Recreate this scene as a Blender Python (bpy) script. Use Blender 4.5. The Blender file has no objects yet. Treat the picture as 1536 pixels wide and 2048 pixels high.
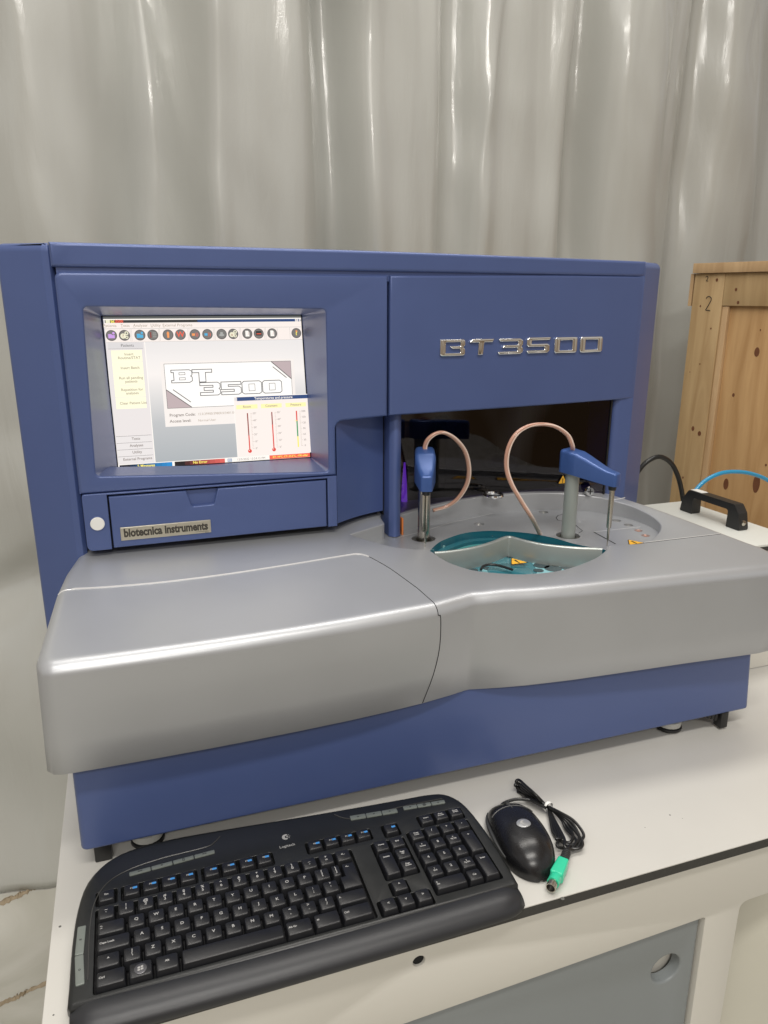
import bpy, bmesh, math, random
from math import sin, cos, pi, radians
from mathutils import Vector, Matrix
from mathutils.geometry import delaunay_2d_cdt
random.seed(7)
scn = bpy.context.scene
COL = scn.collection
V = Vector

# ------------------------------------------------------------------ camera (solved from the photograph's vanishing points)
F, YAW, PITCH, ROLL, CH = 1485.0, .33138, .28318, .00297, .67
_f = V((sin(YAW)*cos(PITCH), cos(YAW)*cos(PITCH), -sin(PITCH)))
_r = V((cos(YAW), -sin(YAW), 0)); _u = _r.cross(_f)
CR = _r*cos(ROLL)+_u*sin(ROLL); CU = _u*cos(ROLL)-_r*sin(ROLL)
CO = V((0, 0, CH))
def ray(px, py): return CR*((px-768)/F)-CU*((py-1024)/F)+_f
def P(px, py, x=None, y=None, z=None):
    d = ray(px, py)
    if x is not None: t = x/d.x
    elif y is not None: t = y/d.y
    else: t = (z-CH)/d.z
    return CO+d*t
def PPL(px, py, p0, n):
    d = ray(px, py); t = (p0-CO).dot(n)/d.dot(n); return CO+d*t
def proj(p):
    v = p-CO; w = v.dot(_f); return 768+F*v.dot(CR)/w, 1024-F*v.dot(CU)/w
def zat(x, y, py):
    lo, hi = -1.5, 2.0
    for _ in range(50):
        m = (lo+hi)/2
        if proj(V((x, y, m)))[1] > py: lo = m
        else: hi = m
    return lo

cd = bpy.data.cameras.new('camera'); cam = bpy.data.objects.new('camera', cd); COL.objects.link(cam)
cd.sensor_fit = 'VERTICAL'; cd.sensor_height = 36; cd.lens = F/2048*36; cd.clip_start = .01; cd.clip_end = 60
m = Matrix((CR, CU, -_f)).transposed().to_4x4(); m.translation = CO; cam.matrix_world = m
scn.camera = cam

# ------------------------------------------------------------------ materials
MATS = {}
def mat(name, col, rough=.5, metal=0, **k):
    if name in MATS: return MATS[name]
    m = bpy.data.materials.new(name); m.use_nodes = True; nt = m.node_tree; b = nt.nodes['Principled BSDF']
    b.inputs['Base Color'].default_value = (*col, 1); b.inputs['Roughness'].default_value = rough; b.inputs['Metallic'].default_value = metal
    for kk, v in k.get('inp', {}).items(): b.inputs[kk].default_value = v
    L = nt.links.new
    tc = nt.nodes.new('ShaderNodeTexCoord')
    if 'mottle' in k:    # (scale, amount) slow colour and roughness variation
        sc, am = k['mottle']
        n = nt.nodes.new('ShaderNodeTexNoise'); n.inputs['Scale'].default_value = sc; n.inputs['Detail'].default_value = 6
        L(tc.outputs['Object'], n.inputs['Vector'])
        mr = nt.nodes.new('ShaderNodeMapRange'); mr.inputs['To Min'].default_value = 1-am; mr.inputs['To Max'].default_value = 1+am
        L(n.outputs['Fac'], mr.inputs['Value'])
        mx = nt.nodes.new('ShaderNodeVectorMath'); mx.operation = 'SCALE'; mx.inputs[0].default_value = col
        L(mr.outputs[0], mx.inputs['Scale']); L(mx.outputs[0], b.inputs['Base Color'])
        m2 = nt.nodes.new('ShaderNodeMapRange'); m2.inputs['To Min'].default_value = rough*(1-am*1.5); m2.inputs['To Max'].default_value = min(1, rough*(1+am*1.5))
        L(n.outputs['Fac'], m2.inputs['Value']); L(m2.outputs[0], b.inputs['Roughness'])
    if 'bump' in k:
        sc, st = k['bump']
        n = nt.nodes.new('ShaderNodeTexNoise'); n.inputs['Scale'].default_value = sc; n.inputs['Detail'].default_value = 3
        L(tc.outputs['Object'], n.inputs['Vector'])
        bp = nt.nodes.new('ShaderNodeBump'); bp.inputs['Strength'].default_value = st; bp.inputs['Distance'].default_value = .001
        L(n.outputs['Fac'], bp.inputs['Height']); L(bp.outputs[0], b.inputs['Normal'])
    MATS[name] = m; return m
def emat(name, col, st=1.0):
    if name in MATS: return MATS[name]
    m = bpy.data.materials.new(name); m.use_nodes = True; b = m.node_tree.nodes['Principled BSDF']
    b.inputs['Base Color'].default_value = (.01, .01, .01, 1); b.inputs['Roughness'].default_value = .35
    b.inputs['Emission Color'].default_value = (*col, 1); b.inputs['Emission Strength'].default_value = st
    MATS[name] = m; return m

BLUE = mat('blue_paint', (.072, .110, .272), .42, .22, inp={'Coat Weight': .3, 'Coat Roughness': .22}, mottle=(14, .05), bump=(900, .05))
BLUE2 = mat('blue_paint_dark', (.070, .105, .255), .42, .2, mottle=(14, .05), bump=(900, .05))
SILV = mat('silver_paint', (.425, .438, .456), .38, .52, mottle=(9, .06), bump=(1500, .06))
SILV_IN = mat('silver_inner', (.42, .45, .43), .36, .65, mottle=(20, .05))
CHROME = mat('chrome', (.82, .82, .80), .08, 1)
STEEL = mat('steel', (.50, .47, .41), .24, 1, bump=(400, .05))
COLUMN = mat('column_paint', (.33, .36, .34), .4, .3, mottle=(30, .05))
BLACKP = mat('black_plastic', (.012, .012, .012), .42, 0, mottle=(60, .1))
GAP = mat('gap_black', (.003, .003, .004), .8)
KEYM = mat('key_plastic', (.009, .0095, .0115), .38, 0, mottle=(90, .12), bump=(2500, .05))
CASEM = mat('keyboard_case', (.011, .012, .012), .36, 0, mottle=(50, .15), bump=(2500, .06))
PALMM = mat('palm_rest', (.024, .025, .028), .36, .15, mottle=(35, .1), bump=(3000, .12))
LEG_W = mat('legend_white', (.36, .36, .355), .6)
LEG_B = mat('legend_blue', (.05, .25, .6), .6)
MEDIA = mat('media_button', (.17, .19, .175), .4, .2, mottle=(40, .06))
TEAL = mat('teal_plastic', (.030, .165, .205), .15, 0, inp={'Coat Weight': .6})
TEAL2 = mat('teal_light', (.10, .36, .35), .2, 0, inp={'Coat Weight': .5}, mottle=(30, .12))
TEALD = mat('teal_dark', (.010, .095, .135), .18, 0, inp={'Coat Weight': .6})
TUBE = mat('pink_tubing', (.47, .26, .19), .28, 0, inp={'Coat Weight': .5})
COPPER = mat('copper', (.75, .33, .2), .3, 1)
LABY = mat('label_yellow', (.78, .42, .03), .5)
LAMW = mat('white_laminate', (.55, .54, .505), .40, 0, mottle=(7, .06), bump=(700, .05))
CREAM = mat('cream_panel', (.62, .605, .55), .5, 0, mottle=(3, .03))
EDGE = mat('dark_edge', (.035, .034, .031), .6, 0, mottle=(60, .5), bump=(300, .4))
DOORG = mat('grey_door', (.215, .235, .24), .45, 0, mottle=(8, .04))
BOXW = mat('box_white', (.62, .63, .59), .45, 0, mottle=(6, .03))
WHITEP = mat('white_plastic', (.78, .78, .75), .4)
GREEN = mat('green_plug', (.03, .55, .32), .35, 0, inp={'Coat Weight': .3})
CYAN = mat('cyan_hose', (.01, .27, .50), .28, 0, inp={'Coat Weight': .6})
PLATEM = mat('plate_metal', (.52, .49, .40), .35, .7, mottle=(40, .08))
PLATET = mat('plate_text', (.05, .045, .035), .5)
INNER = mat('interior_dark', (.012, .012, .014), .6)
CANM = mat('canister_plastic', (.60, .585, .50), .5, 0, mottle=(8, .06))

# ------------------------------------------------------------------ object helpers
def setp(o, label=None, cat=None, group=None, kind=None):
    if label: o['label'] = label
    if cat: o['category'] = cat
    if group: o['group'] = group
    if kind: o['kind'] = kind
    return o
def empty(name, loc, label, cat, group=None):
    o = bpy.data.objects.new(name, None); COL.objects.link(o); o.location = loc; o.empty_display_size = .05
    return setp(o, label, cat, group)
class MB:
    def __init__(s): s.v = []; s.f = []; s.m = []; s.mats = []
    def mi(s, mt):
        if mt not in s.mats: s.mats.append(mt)
        return s.mats.index(mt)
    def add(s, vs, fs, mt):
        o = len(s.v); s.v += [tuple(x) for x in vs]; k = s.mi(mt)
        for f in fs: s.f.append(tuple(i+o for i in f)); s.m.append(k)
    def build(s, name, parent=None, smooth=35, label=None, flip=True):
        me = bpy.data.meshes.new(name); me.from_pydata(s.v, [], s.f)
        for mt in s.mats: me.materials.append(mt)
        me.polygons.foreach_set('material_index', s.m)
        if flip:
            bm = bmesh.new(); bm.from_mesh(me); bmesh.ops.remove_doubles(bm, verts=bm.verts, dist=1e-5)
            bmesh.ops.delete(bm, geom=[v for v in bm.verts if not v.link_faces], context='VERTS')
            bmesh.ops.recalc_face_normals(bm, faces=bm.faces); bm.to_mesh(me); bm.free()
        me.polygons.foreach_set('use_smooth', [smooth > 0]*len(me.polygons))
        if smooth > 0: me.set_sharp_from_angle(angle=radians(smooth))
        me.update()
        o = bpy.data.objects.new(name, me); COL.objects.link(o)
        if parent is not None:
            o.parent = parent
            # keep world coordinates
            off = V(parent.location)
            p = parent.parent
            while p is not None: off += V(p.location); p = p.parent
            me.transform(Matrix.Translation(-off))
        if label: o['label'] = label
        return o
    # shapes
    def box(s, c, d, mt, bev=0, rz=0, seg=2):
        bm = bmesh.new(); bmesh.ops.create_cube(bm, size=1)
        bmesh.ops.scale(bm, verts=bm.verts, vec=d)
        if bev: bmesh.ops.bevel(bm, geom=bm.edges[:], offset=bev, segments=seg, affect='EDGES', profile=.5)
        R = Matrix.Rotation(rz, 3, 'Z')
        vs = [R @ v.co+V(c) for v in bm.verts]; bm.verts.index_update()
        s.add(vs, [[v.index for v in f.verts] for f in bm.faces], mt); bm.free()
    def tube(s, pts, r, mt, seg=10, cap=True, closed=False):
        pts = [V(p) for p in pts]; n = len(pts); vs = []; fs = []
        rr = r if isinstance(r, (list, tuple)) else [r]*n
        up = V((0.12, .31, .94)).normalized()
        for i, p in enumerate(pts):
            a = pts[(i-1) % n] if closed or i > 0 else p; b = pts[(i+1) % n] if closed or i < n-1 else p
            t = (b-a).normalized(); x = up-t*up.dot(t)
            if x.length < 1e-4: x = V((1, 0, 0))-t*t.x
            x.normalize(); y = t.cross(x); up = x
            for k in range(seg):
                an = 2*pi*k/seg; vs.append(p+(x*cos(an)+y*sin(an))*rr[i])
        for i in range(n if closed else n-1):
            j = (i+1) % n
            for k in range(seg):
                k2 = (k+1) % seg; fs.append((i*seg+k, i*seg+k2, j*seg+k2, j*seg+k))
        if cap and not closed: fs.append(tuple(range(seg-1, -1, -1))); fs.append(tuple((n-1)*seg+k for k in range(seg)))
        s.add(vs, fs, mt)
    def lathe(s, c, prof, mt, seg=32, axis=None, cap=True):
        ax = V(axis or (0, 0, 1)).normalized(); x = ax.orthogonal().normalized(); y = ax.cross(x); c = V(c); vs = []; fs = []
        for (r, h) in prof:
            for k in range(seg): a = 2*pi*k/seg; vs.append(c+ax*h+(x*cos(a)+y*sin(a))*r)
        for i in range(len(prof)-1):
            for k in range(seg):
                k2 = (k+1) % seg; fs.append((i*seg+k, i*seg+k2, (i+1)*seg+k2, (i+1)*seg+k))
        if cap: fs.append(tuple(range(seg-1, -1, -1))); fs.append(tuple((len(prof)-1)*seg+k for k in range(seg)))
        s.add(vs, fs, mt)
    def poly(s, loop2d, M, mt, holes=()):
        fill(s, [loop2d]+list(holes), lambda a, b: M(a, b), mt)
    def rplate(s, loops, M, mt, thick=.01, r=.002, seg=3, back=False, hr=None, fillmt=None, xs=()):
        """loops[0] outer, others holes.  M(a,b,w): w=0 is the front face, w<0 into the body."""
        flat = []
        for li, lp in enumerate(loops):
            lp = ccw(lp) if li == 0 else ccw(lp)[::-1]
            rr = r if li == 0 or hr is None else hr
            rings = [[(a, b, -thick) for a, b in lp], [(a, b, -rr) for a, b in lp]]
            for k in range(1, seg+1):
                t = pi/2*k/seg; o = rr*(1-cos(t)); w = -rr*(1-sin(t)); rings.append([(a, b, w) for a, b in offset(lp, o)])
            n = len(lp); vs = [M(*p) for rg in rings for p in rg]; fs = []
            for i in range(len(rings)-1):
                for k in range(n):
                    k2 = (k+1) % n; fs.append((i*n+k, i*n+k2, (i+1)*n+k2, (i+1)*n+k))
            s.add(vs, fs, mt); flat.append([(a, b) for a, b, w in rings[-1]])
            if back and li == 0: fill(s, [lp]+[ccw(q) for q in loops[1:]], lambda a, b: M(a, b, -thick), mt)
        ch = [[(x, min(p[1] for p in flat[0])-.01), (x, max(p[1] for p in flat[0])+.01)] for x in xs]
        fill(s, flat, lambda a, b: M(a, b, 0), fillmt or mt, chains=ch)
def area(lp): return sum(lp[i][0]*lp[(i+1) % len(lp)][1]-lp[(i+1) % len(lp)][0]*lp[i][1] for i in range(len(lp)))/2
def ccw(lp): lp = [(p[0], p[1]) for p in lp]; return lp if area(lp) > 0 else lp[::-1]
def offset(lp, d):
    n = len(lp); out = []
    for i in range(n):
        a, b, c = V(lp[i-1][:2]), V(lp[i][:2]), V(lp[(i+1) % n][:2])
        e1, e2 = b-a, c-b
        if e1.length < 1e-9: e1 = e2
        if e2.length < 1e-9: e2 = e1
        e1.normalize(); e2.normalize(); n1, n2 = V((-e1.y, e1.x)), V((-e2.y, e2.x))
        k = 1+n1.dot(n2); mm = (n1+n2)/max(k, .35); q = b+mm*d; out.append((q.x, q.y))
    return out
def inside(p, lp):
    x, y = p; c = False; j = len(lp)-1
    for i in range(len(lp)):
        xi, yi = lp[i][:2]; xj, yj = lp[j][:2]
        if (yi > y) != (yj > y) and x < (xj-xi)*(y-yi)/(yj-yi+1e-15)+xi: c = not c
        j = i
    return c
def cdt(loops, chains=()):
    vs = []; es = []
    for lp in loops:
        o = len(vs); n = len(lp); vs += [V(p[:2]) for p in lp]; es += [(o+i, o+(i+1) % n) for i in range(n)]
    for ch in chains:
        o = len(vs); n = len(ch); vs += [V(p[:2]) for p in ch]; es += [(o+i, o+i+1) for i in range(n-1)]
    r = delaunay_2d_cdt(vs, es, [], 0, 1e-6)
    return r[0], r[2]
def fill(s, loops, M, mt, test=None, chains=()):
    vs, fs = cdt(loops, chains); keep = []
    for f in fs:
        c = sum((vs[i] for i in f), V((0, 0)))/len(f)
        if test: ok = test(c)
        else: ok = inside(c, loops[0]) and not any(inside(c, h) for h in loops[1:])
        if ok: keep.append(tuple(f))
    s.add([M(v.x, v.y) for v in vs], keep, mt)
def rpoly(pts, rad, seg=5):
    n = len(pts); out = []
    rads = list(rad) if isinstance(rad, (list, tuple)) else [rad]*n
    pts = [(p[0], p[1]) for p in pts]
    if area(pts) < 0: pts = pts[::-1]; rads = rads[::-1]
    for i in range(n):
        a, b, c = V(pts[i-1]), V(pts[i]), V(pts[(i+1) % n]); r = rads[i]
        u, v = (a-b).normalized(), (c-b).normalized(); co = max(-1, min(1, u.dot(v))); an = math.acos(co)
        if r <= 0 or an > 3.1: out.append((b.x, b.y)); continue
        t = min(r/math.tan(an/2), (a-b).length*.48, (c-b).length*.48); r = t*math.tan(an/2)
        p1, p2 = b+u*t, b+v*t; ctr = b+(u+v).normalized()*(r/math.sin(an/2))
        a1 = math.atan2(p1.y-ctr.y, p1.x-ctr.x); a2 = math.atan2(p2.y-ctr.y, p2.x-ctr.x); d = (a2-a1+pi) % (2*pi)-pi
        for k in range(seg+1): q = a1+d*k/seg; out.append((ctr.x+r*cos(q), ctr.y+r*sin(q)))
    return out
def rrect(x0, y0, x1, y1, r, seg=4): return rpoly([(x0, y0), (x1, y0), (x1, y1), (x0, y1)], r, seg)
def circ(cx, cy, r, n=24, ry=None): return [(cx+r*cos(2*pi*k/n), cy+(ry or r)*sin(2*pi*k/n)) for k in range(n)]
def cr(pts, n=6, closed=False):
    """Catmull-Rom through pts (any dimension)"""
    pts = [V(p) for p in pts]; N = len(pts); out = []
    for i in range(N if closed else N-1):
        p0 = pts[(i-1) % N] if closed or i > 0 else pts[0]*2-pts[1]
        p1 = pts[i]; p2 = pts[(i+1) % N]
        p3 = pts[(i+2) % N] if closed or i+2 < N else pts[-1]*2-pts[-2]
        for k in range(n):
            t = k/n; out.append(.5*((2*p1)+(p2-p0)*t+(2*p0-5*p1+4*p2-p3)*t*t+(3*p1-p0-3*p2+p3)*t**3))
    if not closed: out.append(pts[-1])
    return out
_tc = {}
def tmesh(txt, size, align='CENTER', bold=0, sx=1):
    key = (txt, size, align, bold, sx)
    if key in _tc: return _tc[key]
    c = bpy.data.curves.new('t', 'FONT'); c.body = txt; c.size = size; c.align_x = align; c.align_y = 'CENTER'; c.offset = bold; c.resolution_u = 3
    o = bpy.data.objects.new('t', c); COL.objects.link(o); bpy.context.view_layer.update()
    dg = bpy.context.evaluated_depsgraph_get(); me = bpy.data.meshes.new_from_object(o.evaluated_get(dg))
    r = ([(v.co.x*sx, v.co.y) for v in me.vertices], [tuple(p.vertices) for p in me.polygons])
    bpy.data.objects.remove(o); bpy.data.curves.remove(c); bpy.data.meshes.remove(me); _tc[key] = r; return r
def put_text(mb, txt, size, a, b, M, mt, align='CENTER', bold=0, sx=1):
    v, f = tmesh(txt, size, align, bold, sx); mb.add([M(a+x, b+y) for x, y in v], f, mt)

# ================================================================== SETTING
FZ = -.78
# floor : one large sheet, pale worn concrete tile
def floor_mat():
    m = mat('floor_stone', (.50, .49, .44), .35, 0, bump=(60, .08)); nt = m.node_tree; L = nt.links.new; b = nt.nodes['Principled BSDF']
    tc = nt.nodes.new('ShaderNodeTexCoord'); n = nt.nodes.new('ShaderNodeTexNoise'); n.inputs['Scale'].default_value = 3; n.inputs['Detail'].default_value = 9; n.inputs['Distortion'].default_value = 1.2
    L(tc.outputs['Object'], n.inputs['Vector']); r = nt.nodes.new('ShaderNodeValToRGB')
    e = r.color_ramp.elements; e[0].position = .3; e[0].color = (.34, .33, .27, 1); e[1].position = .65; e[1].color = (.55, .54, .49, 1)
    L(n.outputs['Fac'], r.inputs[0]); L(r.outputs[0], b.inputs['Base Color']); return m
b = MB(); b.add([(-4, -4, FZ), (7, -4, FZ), (7, 6, FZ), (-4, 6, FZ)], [(0, 1, 2, 3)], floor_mat())
setp(b.build('floor', smooth=0), kind='structure')
def seam(pts, w, name, label):
    b = MB(); g = mat('joint_dirt', (.30, .24, .16), .9, 0, mottle=(80, .4), bump=(200, .8)); vs = []; fs = []
    pp = cr(pts, 14)
    for i, p in enumerate(pp):
        ww = w*(.55+.9*random.random()); dz = .003+.005*random.random(); j = random.uniform(-.002, .002)
        vs += [(p.x, p.y-ww+j, FZ+.0005), (p.x, p.y+j, FZ+dz), (p.x, p.y+ww+j, FZ+.0005)]
    for i in range(len(pp)-1):
        for k in (0, 1): fs.append((i*3+k, (i+1)*3+k, (i+1)*3+k+1, i*3+k+1))
    b.add(vs, fs, g); setp(b.build(name, smooth=0), kind='structure')
seam([(-.95, 1.62, FZ), (-.6, 1.68, FZ), (-.41, 1.725, FZ), (-.36, 1.742, FZ), (-.31, 1.77, FZ), (-.2, 1.8, FZ)], .010, 'floor_joint', '')
seam([(-.8, 1.30, FZ), (-.5, 1.385, FZ), (-.371, 1.42, FZ), (-.33, 1.432, FZ), (-.281, 1.447, FZ), (0, 1.50, FZ)], .006, 'floor_joint', '')

# curtain : heavy grey vinyl sheet with hanging folds, welded seam
def curtain():
    m = mat('grey_vinyl', (.445, .45, .42), .30, 0, inp={'Coat Weight': .8, 'Coat Roughness': .13}, mottle=(2.5, .05))
    nt = m.node_tree; b = nt.nodes['Principled BSDF']; L = nt.links.new
    tc = nt.nodes.new('ShaderNodeTexCoord'); mp = nt.nodes.new('ShaderNodeMapping'); mp.inputs['Scale'].default_value = (9, 1, 1.6)
    n = nt.nodes.new('ShaderNodeTexNoise'); n.inputs['Scale'].default_value = 1.2; n.inputs['Detail'].default_value = 5; n.inputs['Distortion'].default_value = .6
    L(tc.outputs['Object'], mp.inputs[0]); L(mp.outputs[0], n.inputs['Vector'])
    bp = nt.nodes.new('ShaderNodeBump'); bp.inputs['Strength'].default_value = .35; bp.inputs['Distance'].default_value = .012
    L(n.outputs['Fac'], bp.inputs['Height'])
    n2 = nt.nodes.new('ShaderNodeTexNoise'); n2.inputs['Scale'].default_value = 260
    bp2 = nt.nodes.new('ShaderNodeBump'); bp2.inputs['Strength'].default_value = .06; bp2.inputs['Distance'].default_value = .001
    L(tc.outputs['Object'], n2.inputs['Vector']); L(n2.outputs['Fac'], bp2.inputs['Height']); L(bp.outputs[0], bp2.inputs['Normal'])
    L(bp2.outputs[0], b.inputs['Normal']); L(bp2.outputs[0], b.inputs['Coat Normal'])
    from mathutils import noise
    # fold crests (pixel column at the top of the frame -> position on the hanging line); +depth = away
    Y0 = 1.95
    def Yb(x): return 1.985+.19*max(0, x-.1)
    def X(px, py=250):
        y = 2.1
        for _ in range(5): x = P(px, py, y=y).x; y = Yb(x)
        return x
    folds = []   # x, half width, depth, z start (fade below), fade length
    for px, w, d in ((-160, .16, .05), (60, .10, -.04), (170, .05, -.02), (300, .10, .16), (425, .035, -.05), (500, .07, -.03), (600, .055, -.045), (668, .055, .12), (735, .04, -.04),
                     (800, .09, -.02), (868, .025, -.022), (908, .055, .07), (965, .03, -.028), (1040, .06, -.02), (1115, .045, -.042), (1185, .07, .14), (1300, .07, -.03), (1400, .07, .095), (1560, .09, .05), (1700, .08, -.03)):
        folds.append((X(px), w*1.15, d*1.1))
    wr = []
    for i in range(40):
        wr.append((random.uniform(-.6, 3.2), random.uniform(.006, .022), random.uniform(-.010, .010), random.uniform(.95, 1.75), random.uniform(-.22, .22)))
    NX, NZ = 620, 150; x0, x1, z0, z1 = -1.6, 4.4, FZ+.004, 2.5
    b = MB(); vs = []; fs = []
    for j in range(NZ+1):
        z = z0+(z1-z0)*j/NZ
        up = max(0, min(1, (z+.2)/1.6))
        for i in range(NX+1):
            x = x0+(x1-x0)*i/NX
            y = Yb(x)
            for fx, w, d in folds:
                xx = fx+(z-1.0)*.03*sin(fx*7)
                y += d*math.exp(-((x-xx)/w)**2)*(.42+.58*up)
            y += .03*noise.noise(V((x*1.7, 0, z*.5)))+.032*noise.noise(V((x*3.4+z*.9, 3, z*1.7)))*(1.2-up*.4)+.010*noise.noise(V((x*11+z*2.5, 3, z*4)))*up
            for wx, w, d, zs, sl in wr:
                if z > zs-.25:
                    dx = x-(wx+(z-zs)*sl)
                    if abs(dx) < w*3: y += d*math.exp(-(dx/w)**2)*min(1, (z-zs+.25)/.5)
            # the slack foot on the left billows towards the table
            k = max(0, min(1, (.35-z)/1.1)); kx = max(0, min(1, (.9-x)/1.2)); y -= (.235*k**1.3+.03*sin(z*9+x*5)*k*(1-k)*4)*kx
            y += .018*sin(x*13+1)*k*kx
            if z < .4: y += .035*math.exp(-((z-.02-(x+.2)*.5)/.06)**2)*kx
            vs.append((x, y-.004*(x > X(938)), z))
    for j in range(NZ):
        for i in range(NX): a = j*(NX+1)+i; fs.append((a, a+1, a+NX+2, a+NX+1))
    b.add(vs, fs, m)
    o = b.build('vinyl_curtain', smooth=180, flip=False)
    for p in o.data.polygons: pass
    sm = o.modifiers.new('thickness', 'SOLIDIFY'); sm.thickness = .0015
    setp(o, 'pale grey glossy vinyl curtain hanging in vertical folds behind the blue analyzer', 'curtain')
curtain()

# ================================================================== TABLE
TF, TL = .598, -.131
table = empty('laboratory_table', (.6, 1.0, FZ), 'white laminate lab table with dark edge band and grey cupboard door, carrying the analyzer', 'table')
b = MB(); Mtop = lambda a, bb, w: V((a, bb, w))
b.rplate([[(TL, TF), (1.7, TF), (1.7, 1.52), (TL, 1.52)]], lambda a, bb, w: V((a, bb, w)), LAMW, .0015, .0004, 1); top = b.build('tabletop', table, label='white laminate top sheet with small scuffs')
b = MB(); b.box(((TL+1.7)/2, (TF+1.52)/2, -.0084), (1.7-TL-.0006, 1.52-TF-.0006, .0135), EDGE); b.build('edge_band', top, smooth=0)
b = MB()
for px, py, r in ((120, 1853, .0016), (1365, 1637, .0005), (1290, 1655, .0006), (1125, 1797, .0025), (107, 2030, .001), (1340, 1630, .0012)):
    p = P(px, py, z=0); b = MB(); b.lathe((p.x, p.y, .00005), [(r, 0), (r*.6, .0003)], mat('scuff', (.12, .12, .11), .8), 7); b.build('scuff_mark', top, smooth=0)
CF = .606
DTL = (.20, -.131); 
door_loop = rpoly([(.05, -.70), (.662, -.70), (.656, -.111), (.05, -.134)], .004)
open_loop = rpoly([(.712, -.70), (1.4, -.70), (1.4, -.085), (.713, -.1055)], [.012]*4)
hole_loop = circ(.2515, -.0425, .0072, 20)
b = MB(); MF = lambda a, bb, w: V((a, CF-w, bb))
b.rplate([[(-.118, -.75), (1.65, -.75), (1.65, -.0155), (-.118, -.0155)], door_loop, open_loop, hole_loop], MF, CREAM, .018, .0012, 2, hr=.0015)
cab = b.build('cabinet_front', table)
b = MB()
for bx in ((-.109, 1.04, .018), (.69, 1.04, .018), (1.64, 1.04, .018)):
    b.box((bx[0], 1.055, -.385), (bx[2], .86, .74), CREAM)
b.box((.36, .636, -.385), (.60, .006, .70), CREAM); b.box((.765, 1.48, -.385), (1.75, .012, .74), CREAM); b.box((.765, 1.05, -.75), (1.74, .85, .012), CREAM)  # board close behind the door added so the finger hole looks lighter
b.build('cabinet_carcass', table, smooth=0)
b = MB(); b.lathe((.2515, CF+.0035, -.0425), [(.0069, 0), (.0069, .012), (0, .012)], GAP, 20, (0, 1, 0)); b.build('screw_hole_shade', cab)  # black plug put in for the shade inside the hole
b = MB(); dl = rpoly([(.053, -.697), (.659, -.697), (.6532, -.1145), (.053, -.1373)], .003)
b.rplate([dl, circ(.608, -.186, .0225, 36)], lambda a, bb, w: V((a, CF+.006-w, bb)), DOORG, .016, .0035, 3, hr=.003, back=True)
b.build('cabinet_door', table, label='grey cupboard door with a round finger hole')
# canister in the open bay
b = MB(); cz = -.135
b.lathe((.86, .78, -.744), [(.13, 0), (.14, .01), (.14, .56), (.138, .585), (.12, .603), (.045, .612), (.045, .64), (.0, .64)], CANM, 56)
setp(b.build('canister', smooth=40), 'cloudy off-white plastic canister inside the open bay of the table', 'canister')

# ================================================================== ANALYZER
an = empty('blood_analyzer', (.4, 1.0, 0), 'blue and silver benchtop blood analyzer with touch screen and two probe arms', 'analyzer')
HZ = .727
# ---- front surface of the upper body, bowed in plan
def Ys(x): return 1.06+(.052*max(0, (x-.30)/.55)**1.6 if x > .30 else 0)
# housing
def ztop_(x): return .7335-.0065*max(0, min(1, (x-.1)/.8))
hl = [(-.154, 1.45), (-.144, 1.112), (-.088, 1.077), (-.0795, 1.074), (-.074, 1.080), (-.074, 1.215), (.378, 1.215), (.378, 1.40), (.8135, 1.40), (.8135, 1.1125), (.8525, 1.1125), (.909, 1.145), (.915, 1.45)]
hl = rpoly(hl, [.02, .010, .004, .002, 0, 0, 0, 0, 0, .016, .004, .006, .02], 5)
b = MB(); b.rplate([hl], lambda a, bb, w: V((a, bb, ztop_(a)+w)), BLUE, HZ-.032, .011, 5)
b.build('housing', an, smooth=40)
# hood band across the top
def Mfront(dy=0): return lambda a, bb, w: V((a, Ys(a)+dy-w, bb))
def sub(lp, n=24, d=.03):
    out = []
    N = len(lp)
    for i in range(N):
        a, c = V(lp[i]), V(lp[(i+1) % N]); k = max(1, int((c-a).length/d))
        for j in range(k): out.append(tuple(a+(c-a)*j/k))
    return out
b = MB(); zt = .7040
b.rplate([sub([(-.077, zt), (.8525, zt-.001), (.8525, ztop_(.85)), (.3, ztop_(.3)), (-.077, ztop_(0))])], Mfront(-.001), BLUE, .16, .0045, 4, back=True, xs=[-.05+.02*k for k in range(45)])
hb_ = b.build('hood_band', an, smooth=40)
b = MB(); b.rplate([sub([(-.072, .690), (.850, .690), (.850, .712), (-.072, .712)])], Mfront(.0045), BLUE, .05, .0005, 1, back=True); b.build('groove_strip', hb_, smooth=30)
# right badge panel
b = MB()
pl = [(.3735, .4950), (.8525, .4955), (.8525, .7034), (.70, .7030), (.3735, .6985)]
b.rplate([sub(pl)], Mfront(0), BLUE, .07, .0035, 4, back=True, xs=[.40+.02*k for k in range(23)])
bp_ = b.build('badge_panel', an, smooth=40)
# window strip right column continuing below the panel
# screen bezel with funnel opening
YF = 1.06
STL, STR, SBR, SBL = V((-.0268, 1.19, .641)), V((.2705, 1.19, .641)), V((.2728, 1.16, .417)), V((-.0243, 1.16, .417))
def fx(px, py, y=YF): p = P(px, py, y=y); return (p.x, p.z)
chin_z = .3285
outer = [(-.0745, .4086), (-.0745, .6985), (.3700, .6985), (.3700, .4945), (.2885, .4905), (.2885, .4086)]
O4 = [fx(166, 613), fx(652, 618), fx(658, 944), fx(192, 953)]
b = MB()
opening = rpoly(O4, .006, 4)
outl = rpoly(outer, [.0, .009, 0, 0, .012, 0], 4)
b.rplate([outl, opening], lambda a, bb, w: V((a, YF-w, bb)), BLUE, .06, .0045, 4, hr=.003)
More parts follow.
